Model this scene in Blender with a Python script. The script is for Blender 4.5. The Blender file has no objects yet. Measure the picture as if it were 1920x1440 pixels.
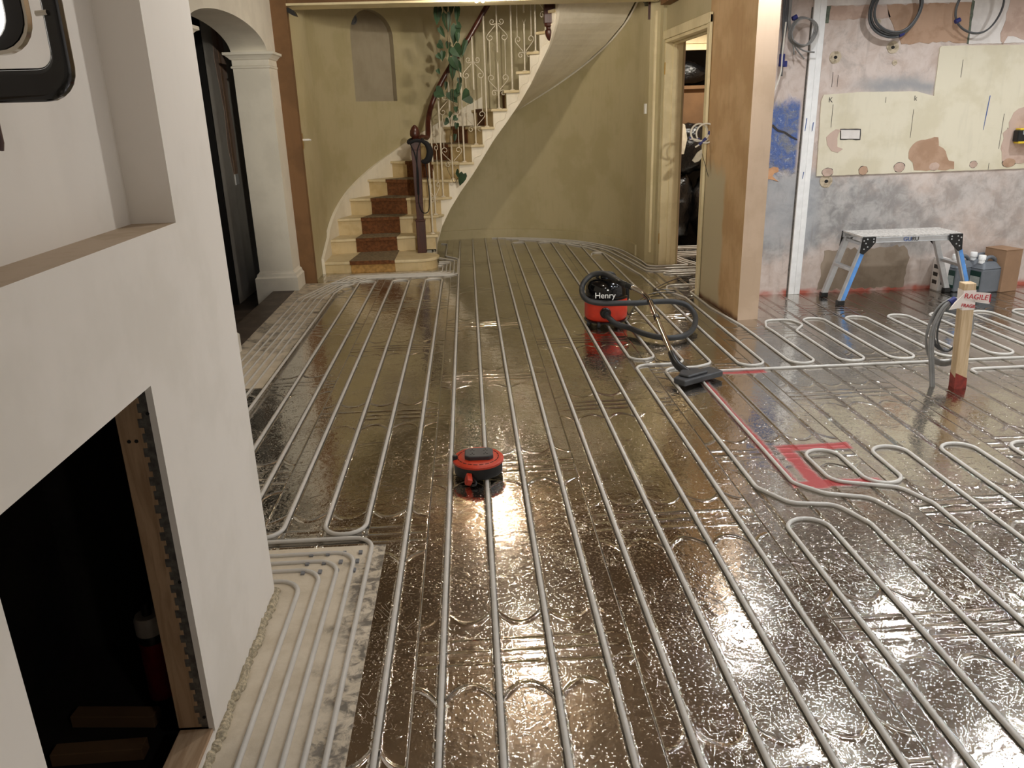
import bpy, bmesh, math, random
from mathutils import Vector, Matrix, noise as mnoise
random.seed(7)
S = bpy.context.scene
COL = S.collection
PI = math.pi

# ---------------------------------------------------------------- camera, world, lights, exposure
cam_d = bpy.data.cameras.new('camera'); cam = bpy.data.objects.new('camera', cam_d); COL.objects.link(cam)
Rr = Vector((0.99804369, -0.05604278, -0.02771271)); Rd = Vector((-0.04437717, -0.32278758, -0.94543051)); Rf = Vector((0.04403924, 0.94481077, -0.32464313))
M = Matrix.Identity(4)
for i in range(3):
    M[i][0], M[i][1], M[i][2] = Rr[i], -Rd[i], -Rf[i]
M[2][3] = 1.4
cam.matrix_world = M
cam_d.sensor_width = 36; cam_d.lens = 1475.2 / 1920 * 36; cam_d.clip_start = 0.02
S.camera = cam
S.cycles.blur_glossy = 4.0
S.view_settings.view_transform = 'Standard'; S.view_settings.look = 'None'; S.view_settings.gamma = 1
S.view_settings.use_curve_mapping = False; S.view_settings.exposure = 0.55
w = bpy.data.worlds.new('night'); S.world = w; w.use_nodes = True
w.node_tree.nodes['Background'].inputs[0].default_value = (0.01, 0.011, 0.013, 1)
CEIL = 2.42
def downlight(x, y, power, col, size=0.085, z=CEIL - 0.012, spread=150):
    l = bpy.data.lights.new('downlight', 'AREA'); l.shape = 'DISK'; l.size = size; l.energy = power; l.color = col; l.spread = math.radians(spread)
    o = bpy.data.objects.new('downlight', l); COL.objects.link(o); o.location = (x, y, z)
def bare_bulb(x, y, z, power, col, r=0.035):
    l = bpy.data.lights.new('ceiling_bulb', 'POINT'); l.energy = power; l.color = col; l.shadow_soft_size = r
    o = bpy.data.objects.new('ceiling_bulb', l); COL.objects.link(o); o.location = (x, y, z)
WARM = (1.0, 0.93, 0.80); NEUT = (1.0, 0.985, 0.95); COOL = (0.97, 1.0, 1.03)
for x, y, e, c in [(0.27, 4.4, 15, WARM), (0.26, 2.6, 14, NEUT), (1.0, -0.6, 15, NEUT)]:
    bare_bulb(x, y, 2.08, e, c)
for x, y, e, c in [(1.95, 5.0, 7, COOL), (1.95, 3.6, 6.5, COOL), (3.15, 5.0, 8.5, COOL), (3.05, 3.55, 7, COOL), (4.3, 5.0, 9, COOL), (4.3, 3.5, 9, COOL),
                   (1.95, 2.1, 9, COOL), (3.1, 2.0, 8, COOL), (4.3, 1.8, 9, COOL), (3.2, 0.0, 9, COOL)]:
    downlight(x, y, e, c)
fl_d = bpy.data.lights.new('hall_fill_spot', 'SPOT'); fl_d.energy = 620; fl_d.color = WARM; fl_d.spot_size = math.radians(30); fl_d.spot_blend = 0.5; fl_d.shadow_soft_size = 0.06
fl_o = bpy.data.objects.new('hall_fill_spot', fl_d); COL.objects.link(fl_o); fl_o.location = (1.0, -1.7, 2.36)      # unseen fill spot added behind the camera to brighten hall, stairs and arch
fl_o.rotation_euler = (Vector((-0.1, 8.0, 1.45)) - fl_o.location).to_track_quat('-Z', 'Y').to_euler()
downlight(2.45, 8.1, 26, WARM)                                   # store room beyond the doorway
downlight(0.2, 8.0, 4, (1.0, 0.88, 0.70), size=0.2, z=4.75)    # stairwell ceiling

# ---------------------------------------------------------------- materials
def lin(h):
    h = h.lstrip('#'); v = [int(h[i:i + 2], 16) / 255 for i in (0, 2, 4)]
    return tuple(c / 12.92 if c <= 0.04045 else ((c + 0.055) / 1.055) ** 2.4 for c in v)
class NB:
    """small node-tree writer"""
    def __init__(self, name):
        self.m = bpy.data.materials.new(name); self.m.use_nodes = True
        self.t = self.m.node_tree; self.bsdf = self.t.nodes['Principled BSDF']
        self.tc = self.t.nodes.new('ShaderNodeTexCoord'); self.co = self.tc.outputs['Object']
    def put(self, sock, v):
        if isinstance(v, bpy.types.NodeSocket): self.t.links.new(v, sock)
        elif v is not None:
            if isinstance(v, tuple) and len(v) == 3 and sock.type == 'RGBA': v = v + (1,)
            sock.default_value = v
    def math(self, op, a, b=None, c=None, clamp=False):
        n = self.t.nodes.new('ShaderNodeMath'); n.operation = op; n.use_clamp = clamp
        for i, v in enumerate((a, b, c)):
            if v is not None: self.put(n.inputs[i], v)
        return n.outputs[0]
    def xyz(self, v=None):
        n = self.t.nodes.new('ShaderNodeSeparateXYZ'); self.put(n.inputs[0], v or self.co); return n.outputs
    def scale(self, s, v=None):
        n = self.t.nodes.new('ShaderNodeMapping'); self.put(n.inputs['Vector'], v or self.co); n.inputs['Scale'].default_value = s; return n.outputs[0]
    def noise(self, scale, detail=3, rough=0.55, dist=0.0, v=None):
        n = self.t.nodes.new('ShaderNodeTexNoise'); self.put(n.inputs['Vector'], v or self.co)
        n.inputs['Scale'].default_value = scale; n.inputs['Detail'].default_value = detail
        n.inputs['Roughness'].default_value = rough; n.inputs['Distortion'].default_value = dist
        return n.outputs[0]
    def voro(self, scale, feature='F1', v=None):
        n = self.t.nodes.new('ShaderNodeTexVoronoi'); n.feature = feature; self.put(n.inputs['Vector'], v or self.co); n.inputs['Scale'].default_value = scale
        return n.outputs[0]
    def step(self, a, lo, hi):
        n = self.t.nodes.new('ShaderNodeMapRange'); n.interpolation_type = 'SMOOTHSTEP'; n.clamp = True
        self.put(n.inputs[0], a); n.inputs[1].default_value = lo; n.inputs[2].default_value = hi; return n.outputs[0]
    def mix(self, f, a, b):
        n = self.t.nodes.new('ShaderNodeMix'); n.data_type = 'RGBA'
        self.put(n.inputs[0], f); self.put(n.inputs[6], a); self.put(n.inputs[7], b); return n.outputs[2]
    def bump(self, h, strength=1.0, dist=1.0):
        n = self.t.nodes.new('ShaderNodeBump'); n.inputs['Strength'].default_value = strength; n.inputs['Distance'].default_value = dist
        self.put(n.inputs['Height'], h); self.t.links.new(n.outputs[0], self.bsdf.inputs['Normal'])
    def gauss(self, d, wdt):
        q = self.math('DIVIDE', d, wdt); return self.math('EXPONENT', self.math('MULTIPLY', self.math('MULTIPLY', q, q), -1.0))
    def set(self, col=None, rough=None, metal=None, **kw):
        if col is not None: self.put(self.bsdf.inputs['Base Color'], col)
        if rough is not None: self.put(self.bsdf.inputs['Roughness'], rough)
        if metal is not None: self.put(self.bsdf.inputs['Metallic'], metal)
        for k, v in kw.items(): self.put(self.bsdf.inputs[k.replace('_', ' ')], v)
        return self.m
def plain(name, hexcol, rough=0.5, metal=0.0, var=0.12, scale=18, bump=0.0, **kw):
    b = NB(name); c = lin(hexcol); d = tuple(x * (1 - var) for x in c); e = tuple(min(1, x * (1 + var)) for x in c)
    b.set(b.mix(b.step(b.noise(scale), 0.3, 0.7), d, e), rough, metal, **kw)
    if bump: b.bump(b.math('MULTIPLY', b.noise(scale * 4, 4), bump))
    return b.m
def plaster(name, hexcol, hex2=None, scale=3.0, lo=0.45, hi=0.62, rough=0.75, bump=0.0006, streak=0.18):
    b = NB(name); c1 = lin(hexcol); c2 = lin(hex2) if hex2 else tuple(x * 0.86 for x in c1)
    n = b.noise(scale, 5, 0.6); st = b.noise(6, 3, 0.5, v=b.scale((5, 5, 0.7)))
    col = b.mix(b.step(n, lo, hi), c1, c2)
    col = b.mix(b.math('MULTIPLY', b.step(st, 0.5, 0.75), streak), col, tuple(x * 0.7 for x in c1))
    b.set(col, rough); b.bump(b.math('MULTIPLY', b.noise(22, 4), bump)); return b.m

def foil_material():
    b = NB('aluminium_foil'); X, Y, Z = b.xyz()
    gx = b.math('DIVIDE', b.math('SUBTRACT', X, 0.0215), 0.1485)
    fr = b.math('SUBTRACT', gx, b.math('ROUND', gx)); d = b.math('MULTIPLY', b.math('ABSOLUTE', fr), 0.1485)
    wob = b.noise(30, 2); wob2 = b.noise(75, 3)
    lip = b.math('MULTIPLY', b.gauss(b.math('SUBTRACT', d, 0.0115), 0.0028), b.math('MULTIPLY', b.step(wob2, 0.3, 0.7), 0.0024))
    groove = b.math('MULTIPLY', b.gauss(d, 0.0065), b.math('MULTIPLY', wob2, -0.006))
    cw = 0.594
    cx = b.math('DIVIDE', b.math('ADD', X, 0.2), cw); col = b.math('FLOOR', cx)
    cf = b.math('MULTIPLY', b.math('ABSOLUTE', b.math('SUBTRACT', cx, b.math('ROUND', cx))), cw)
    par = b.math('FLOORED_MODULO', col, 2.0)
    v = b.math('SUBTRACT', b.math('FLOORED_MODULO', b.math('ADD', b.math('SUBTRACT', b.math('SUBTRACT', Y, 1.81), b.math('MULTIPLY', par, 0.68)), 0.6), 1.2), 0.6)
    v = b.math('ADD', v, b.math('MULTIPLY', b.math('SUBTRACT', b.noise(7, 2), 0.5), 0.012))
    av = b.math('ABSOLUTE', v)
    lines = b.math('ADD', b.gauss(v, 0.0085), b.gauss(b.math('SUBTRACT', av, 0.052), 0.0085))
    fm = b.math('MULTIPLY', b.math('SUBTRACT', b.math('FRACT', gx), 0.5), 2.0)
    sc = b.math('SUBTRACT', av, b.math('ADD', 0.13, b.math('MULTIPLY', b.math('MULTIPLY', fm, fm), 0.075)))
    scal = b.gauss(sc, 0.009)
    emboss = b.math('MULTIPLY', b.math('MAXIMUM', lines, scal), b.math('MULTIPLY', b.step(b.noise(4, 3, 0.6), 0.30, 0.62), 0.0042))
    seam = b.gauss(cf, 0.0022); seam2 = b.gauss(b.math('SUBTRACT', av, 0.085), 0.002)
    und = b.math('MULTIPLY', b.noise(4.5, 2, 0.5), 0.0016)
    dent = b.math('MULTIPLY', b.noise(19, 2, 0.5, 0.8), 0.0010)
    crz = b.math('ABSOLUTE', b.math('SUBTRACT', b.noise(11, 2, 0.5, 2.2, v=b.scale((1.6, 1, 1))), 0.5))
    crease = b.math('MULTIPLY', b.gauss(crz, 0.012), b.math('MULTIPLY', b.step(b.noise(5, 2), 0.5, 0.62), 0.0003))
    patchy = b.step(b.noise(2.2, 3, 0.6), 0.40, 0.66)
    fine = b.math('ADD', b.math('MULTIPLY', b.step(b.noise(52, 2, 0.5, 0.8), 0.54, 0.80), b.math('ADD', 0.00015, b.math('MULTIPLY', patchy, 0.0007))), b.math('MULTIPLY', b.step(b.noise(150, 1, 0.5, 0.4), 0.55, 0.82), b.math('ADD', 0.00028, b.math('MULTIPLY', patchy, 0.00030))))
    scr = b.math('MULTIPLY', b.step(b.noise(9, 2, 0.5, 1.5, v=b.scale((1, 2.6, 1))), 0.66, 0.72), 0.0011)
    h = b.math('ADD', b.math('ADD', lip, groove), b.math('ADD', emboss, b.math('ADD', und, dent)))
    h = b.math('ADD', b.math('ADD', h, crease), b.math('ADD', fine, b.math('SUBTRACT', scr, b.math('MULTIPLY', seam, 0.002))))
    b.bump(h, 1.0)
    n1 = b.noise(3.2, 4, 0.6)
    base = b.mix(b.step(n1, 0.35, 0.7), (0.64, 0.61, 0.565), (0.54, 0.51, 0.465))
    base = b.mix(b.math('MULTIPLY', b.math('ADD', seam, b.math('MULTIPLY', seam2, 0.4)), 0.6), base, (0.08, 0.07, 0.05))
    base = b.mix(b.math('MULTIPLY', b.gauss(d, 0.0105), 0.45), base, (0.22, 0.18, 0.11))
    base = b.mix(b.math('MULTIPLY', b.step(b.noise(5, 4, 0.6, 0.6), 0.66, 0.76), 0.6), base, (0.16, 0.15, 0.15))
    # sprayed red setting-out marks
    jag = b.math('ADD', b.math('MULTIPLY', b.math('SUBTRACT', b.noise(30, 4, 0.7), 0.5), 0.03), b.math('MULTIPLY', b.math('SUBTRACT', b.noise(6, 2), 0.5), 0.03))
    sd = None
    for x0, x1, y0, y1 in [(1.24, 1.60, 4.085, 4.115), (1.212, 1.238, 2.72, 4.1), (1.31, 1.59, 3.035, 3.085), (1.285, 1.335, 2.68, 3.08), (1.21, 1.56, 2.69, 2.735)]:
        q = b.math('MAXIMUM', b.math('SUBTRACT', b.math('ABSOLUTE', b.math('SUBTRACT', X, (x0 + x1) / 2)), (x1 - x0) / 2), b.math('SUBTRACT', b.math('ABSOLUTE', b.math('SUBTRACT', Y, (y0 + y1) / 2)), (y1 - y0) / 2))
        sd = q if sd is None else b.math('MINIMUM', sd, q)
    red = b.math('SUBTRACT', 1.0, b.step(b.math('ADD', sd, jag), -0.006, 0.022))
    red = b.math('MULTIPLY', red, 0.92)
    base = b.mix(red, base, lin('a3191d'))
    rough = b.math('ADD', 0.06, b.math('MULTIPLY', n1, 0.08))
    b.set(base, b.math('ADD', rough, b.math('MULTIPLY', red, 0.3)), b.math('SUBTRACT', 1.0, b.math('MULTIPLY', red, 0.85)))
    return b.m

def backwall_material():
    b = NB('stripped_kitchen_plaster'); X, Y, Z = b.xyz()
    n = b.noise(1.7, 6, 0.62); n2 = b.noise(9, 5, 0.65, 0.4); st = b.noise(5, 4, 0.6, v=b.scale((6, 1, 0.5)))
    c = b.mix(b.step(n2, 0.35, 0.7), lin('d2c4bb'), lin('bfaca0')); c = b.mix(b.math('MULTIPLY', b.step(b.noise(5, 6, 0.7, 0.7), 0.52, 0.68), 0.55), c, lin('a3978f'))
    g = b.math('MULTIPLY', b.step(b.math('ADD', Z, b.math('MULTIPLY', b.math('SUBTRACT', n, 0.5), 0.7)), 0.22, 0.42), b.math('SUBTRACT', 1.0, b.step(Z, 0.85, 0.93)))
    g = b.math('MULTIPLY', g, b.math('SUBTRACT', 1.0, b.math('MULTIPLY', b.step(X, 2.7, 4.2), 0.45)))
    grey = b.mix(b.step(n2, 0.35, 0.65), lin('b3b0ad'), lin('8b8987'))
    c = b.mix(b.math('MULTIPLY', g, b.step(n, 0.3, 0.55)), c, grey)
    gband = b.math('MULTIPLY', b.gauss(b.math('SUBTRACT', Z, b.math('ADD', 1.5, b.math('MULTIPLY', b.math('SUBTRACT', n, 0.5), 0.3))), 0.055), b.step(X, 2.7, 3.05))
    c = b.mix(b.math('MULTIPLY', gband, b.math('SUBTRACT', 1.0, b.step(X, 3.4, 3.46))), c, lin('9c9b9b'))
    # blue-painted area between column and trunking
    bl = b.math('MULTIPLY', b.step(b.math('ADD', Z, b.math('MULTIPLY', b.math('SUBTRACT', n2, 0.5), 0.35)), 0.86, 0.98), b.math('SUBTRACT', 1.0, b.step(b.math('ADD', Z, b.math('MULTIPLY', b.math('SUBTRACT', n2, 0.5), 0.2)), 1.38, 1.46)))
    bl = b.math('MULTIPLY', bl, b.math('SUBTRACT', 1.0, b.step(X, 2.43, 2.46)))
    bcol = b.mix(b.step(b.noise(13, 5, 0.7, 0.8), 0.42, 0.62), lin('586ea6'), lin('83868e')); bcol = b.mix(b.math('MULTIPLY', b.step(b.noise(24, 4, 0.7, 1.0), 0.6, 0.68), 0.8), bcol, lin('a9b5cf'))
    c = b.mix(bl, c, bcol)
    gl = b.math('MULTIPLY', b.math('SUBTRACT', 1.0, b.step(X, 2.6, 2.7)), b.math('MULTIPLY', b.step(Z, 0.25, 0.5), b.math('SUBTRACT', 1.0, b.step(Z, 0.9, 0.98))))
    c = b.mix(b.math('MULTIPLY', gl, 0.6), c, lin('a6a9ad'))
    c = b.mix(b.math('MULTIPLY', b.step(st, 0.58, 0.72), 0.22), c, lin('8a7d74'))
    red = b.math('SUBTRACT', 1.0, b.step(b.math('ADD', Z, b.math('MULTIPLY', b.math('SUBTRACT', n2, 0.5), 0.09)), 0.01, 0.05))
    c = b.mix(b.math('MULTIPLY', red, b.step(b.noise(3, 3), 0.4, 0.55)), c, lin('b5604f'))
    b.set(c, 0.8); b.bump(b.math('ADD', b.math('MULTIPLY', n2, 0.004), b.math('MULTIPLY', b.math('MULTIPLY', bl, b.noise(30, 5, 0.7)), 0.012))); return b.m

def column_side_material():
    b = NB('column_side_plaster'); X, Y, Z = b.xyz(); n = b.noise(4, 4); st = b.noise(7, 3, v=b.scale((4, 4, 0.5)))
    c = b.mix(b.step(n, 0.4, 0.65), lin('bf9c70'), lin('cfae82'))
    c = b.mix(b.math('MULTIPLY', b.step(st, 0.5, 0.7), 0.12), c, lin('92734f'))
    far = b.step(b.math('ADD', Y, b.math('MULTIPLY', b.math('SUBTRACT', n, 0.5), 0.12)), 5.58, 5.64)
    low = b.math('SUBTRACT', 1.0, b.step(b.math('ADD', Z, b.math('MULTIPLY', b.math('SUBTRACT', n, 0.5), 0.5)), 0.9, 1.1))
    c = b.mix(b.math('MULTIPLY', far, low), c, lin('c2b696'))
    c = b.mix(b.math('SUBTRACT', 1.0, b.step(b.math('ADD', Z, b.math('MULTIPLY', n, 0.06)), 0.03, 0.075)), c, lin('6f4a35'))
    b.set(c, 0.8); b.bump(b.math('MULTIPLY', b.noise(20, 3), 0.001)); return b.m

def pale_panel_material():
    b = NB('pale_floor_panel'); X, Y, Z = b.xyz(); n = b.noise(9, 5, 0.65); s = b.noise(26, 4, 0.7, 0.5)
    e = b.step(b.math('ADD', X, b.math('MULTIPLY', b.math('SUBTRACT', n, 0.5), 0.35)), -0.47, -0.36)
    e = b.math('MAXIMUM', e, b.math('MULTIPLY', b.step(Y, 4.5, 5.2), b.step(n, 0.42, 0.6)))
    foil = b.math('MULTIPLY', e, b.step(s, 0.4, 0.6))
    c = b.mix(b.step(n, 0.35, 0.7), lin('d3c7b3'), lin('c2b59f'))
    c = b.mix(foil, c, lin('8d8880'))
    b.set(c, b.math('SUBTRACT', 0.55, b.math('MULTIPLY', foil, 0.2)), b.math('MULTIPLY', foil, 0.55)); b.bump(b.math('MULTIPLY', s, 0.0012)); return b.m

def wood(name, h1, h2, axis=2, rough=0.6):
    b = NB(name); sc = [14, 14, 14]; sc[axis] = 1.2
    g = b.noise(3, 4, 0.6, 1.0, v=b.scale(tuple(sc)))
    b.set(b.mix(b.step(g, 0.35, 0.68), lin(h1), lin(h2)), rough); b.bump(b.math('MULTIPLY', g, 0.0008)); return b.m

MT = {}
MT['foil'] = foil_material(); MT['backwall'] = backwall_material(); MT['colside'] = column_side_material(); MT['panel'] = pale_panel_material()
MT['board'] = plaster('skimmed_white_board', 'e9e3db', 'e2dcd3', 2.2, bump=0.0002, streak=0.03)
MT['ceil'] = plaster('bare_ceiling_plasterboard', '7a6650', '6d5b47', 2.0, bump=0.0002)
MT['archgrey'] = plaster('grey_white_paint', 'e2ddd0', 'd9d4c7', 2.5, bump=0.0002, streak=0.04)
MT['cream'] = plaster('cream_wall_paint', 'b8ac88', 'afa37d', 2.0, rough=0.6, bump=0.0003)
MT['creamlite'] = plaster('cream_gloss_paint', 'e4d6ae', 'd8c99f', 4.0, rough=0.45, bump=0.0002)
MT['niche'] = plaster('pale_niche_paint', 'a59a84', '9b907a', 2.0, rough=0.65, bump=0.0002)
MT['brownplaster'] = plaster('fresh_brown_plaster', '7a5836', '6e4f2f', 3.0, bump=0.0004)
MT['pinkplaster'] = plaster('dry_pink_plaster', 'c4ab92', 'bba288', 3.0, bump=0.0004)
MT['porch'] = plaster('porch_grey_plaster', 'd0cbc2', 'c4bfb6', 3.0)
MT['patch'] = plaster('plaster_patch_brown', 'b3937a', 'a5846a', 7.0)
MT['patchp'] = plaster('plaster_patch_pink', 'c4ab9c', 'b49a8a', 8.0)
MT['patchg'] = plaster('bare_plaster_beige', '9d8d7b', '8c7c6a', 6.0)
MT['whitepl'] = plaster('white_skim_plaster', 'e2dcd6', 'd5cec8', 5.0)
MT['creampanel'] = plaster('old_cream_paint', 'dbd3bc', 'd1c8ae', 3.0, rough=0.55)
MT['green'] = plain('green_grey_tile_bits', '5b6355', 0.7, var=0.3, scale=40)
MT['hole'] = plaster('filled_hole_plaster', 'c3b49b', '95876f', 30.0)
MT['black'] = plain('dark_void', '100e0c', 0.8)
MT['soot'] = plaster('sooty_brick', '1c1610', '0f0b08', 5.0, bump=0.006)
MT['porchfloor'] = plaster('dark_subfloor', '4a4038', '5c5248', 7.0, rough=0.5)
MT['orange'] = plain('orange_filler', 'c9986f', 0.7)
MT['pipe'] = plain('white_plastic_pipe', 'c6c2bb', 0.26, var=0.05)
MT['timber'] = wood('pine_timber', 'a98c6e', '8e7154')
MT['timberY'] = wood('pine_timber_flat', 'b59a7c', '9a7d5f', 1)
MT['postwood'] = wood('pale_pine_post', 'cdb491', 'b89c76')
MT['reddye'] = plain('red_marker_dye', '7c2a1f', 0.7, var=0.3, scale=30)
MT['bead'] = plain('galvanised_bead', '6e6a64', 0.5, 0.6, var=0.3, scale=60)
MT['foam'] = plain('dried_foam', 'c2b59a', 0.9, var=0.35, scale=120, bump=0.004)
MT['treadp'] = plaster('cream_stair_paint', 'cbb68a', 'bfa87a', 5.0, rough=0.5, bump=0.0002)
MT['soffit'] = plaster('pale_soffit_paint', 'ece4d2', 'e3dac6', 3.0, rough=0.55, bump=0.0002)
MT['treadtop'] = plaster('worn_cream_tread', 'd5c5a0', 'c9b78f', 6.0, rough=0.5, bump=0.0002)
MT['sill'] = plaster('raw_beige_sill', 'b8a690', 'ab987f', 9.0)
MT['carpet'] = plain('brown_stair_carpet', '6a4122', 0.95, var=0.3, scale=40, bump=0.004)
MT['carpettop'] = plain('worn_carpet_tread', '7b6b52', 0.95, var=0.3, scale=40, bump=0.004)
MT['carpetworn'] = plain('worn_tan_carpet', 'a8824b', 0.9, var=0.25, scale=30)
MT['mahog'] = wood('dark_mahogany', '4a2318', '371910', 2, 0.35)
MT['iron'] = plain('white_painted_iron', 'd9d0bd', 0.4, var=0.06)
MT['leaf'] = plain('pothos_leaf', '2a4229', 0.6, var=0.35, scale=9)
MT['stem'] = plain('brown_vine_stem', '4d4028', 0.6)
MT['blackcloth'] = plain('black_fabric', '101013', 0.85, var=0.3)
MT['blackpl'] = plain('black_plastic', '141414', 0.35, var=0.2)
MT['blackgloss'] = plain('black_gloss', '0a0a0b', 0.12, var=0.1)
MT['hose'] = plain('dark_grey_hose', '2b2c2d', 0.55, var=0.1)
MT['redpl'] = plain('red_plastic', 'd0361b', 0.35, var=0.05)
MT['redreel'] = plain('orange_red_plastic', 'c23a1f', 0.4, var=0.08)
MT['greypl'] = plain('grey_plastic', '77797d', 0.45, var=0.08)
MT['darkgrey'] = plain('charcoal_plastic', '38393b', 0.5, var=0.15)
MT['chrome'] = plain('chrome_tube', 'b9b3a8', 0.16, 1.0, var=0.05)
MT['alu'] = plain('brushed_aluminium', 'c4c5c6', 0.35, 0.75, var=0.08)
MT['alutop'] = plain('paint_spotted_aluminium', 'cfcbc6', 0.5, 0.3, var=0.2, scale=50)
MT['blue'] = plain('blue_leg_paint', '5b93d6', 0.45, var=0.12, scale=14)
MT['cable'] = plain('grey_cable', '7d7c79', 0.5, var=0.15)
MT['cabled'] = plain('dark_grey_cable', '4a4b4c', 0.5, var=0.15)
MT['cablew'] = plain('white_cable', 'd9d4c8', 0.45, var=0.06)
MT['bluetape'] = plain('blue_tape', '232a6b', 0.5, var=0.15)
MT['white'] = plain('white_plastic', 'f0f0ee', 0.4, var=0.04)
MT['tape'] = plain('white_warning_tape', 'e6dcd4', 0.4, var=0.05)
MT['redink'] = plain('red_print', 'b3202a', 0.5, var=0.05)
MT['ink'] = plain('dark_ink', '3a3532', 0.7)
MT['blueink'] = plain('blue_ink', '3f5a94', 0.6)
MT['card'] = plain('brown_cardboard', '94755a', 0.85, var=0.08, scale=8)
MT['carddark'] = plain('brown_storage_card', '6b4f33', 0.85, var=0.12, scale=6)
MT['jerry'] = plain('grey_jerrycan_plastic', '666b71', 0.4, var=0.06)
MT['labelg'] = plain('dark_green_label', '12352d', 0.5)
MT['labelp'] = plain('pale_label', '9fa6a2', 0.6, var=0.12, scale=60)
MT['bag'] = plain('black_bin_bag', '0b0b0c', 0.22, var=0.2, bump=0.01, scale=9)
MT['paper'] = plain('grey_white_sheet', 'b9b2a0', 0.8)
MT['brass'] = plain('brass', 'b8923f', 0.3, 0.9)
MT['yellow'] = plain('yellow_plastic', 'd9b92e', 0.45)
MT['canred'] = plain('dark_red_label', '7d1714', 0.4)
MT['cangrey'] = plain('pale_grey_cap', 'b5aea6', 0.4)
MT['stone'] = plain('dusty_rubble', '55483c', 0.9, var=0.4, scale=25)
def emit(name, col, power):
    b = NB(name); b.set((0.9, 0.9, 0.9), 0.3, Emission_Color=col, Emission_Strength=power); return b.m
MT['bulb'] = emit('glowing_bulb', (1.0, 0.88, 0.72), 1300.0)
MT['lens'] = emit('lit_lamp_lens', (1.0, 0.95, 0.86), 9.0)

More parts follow.
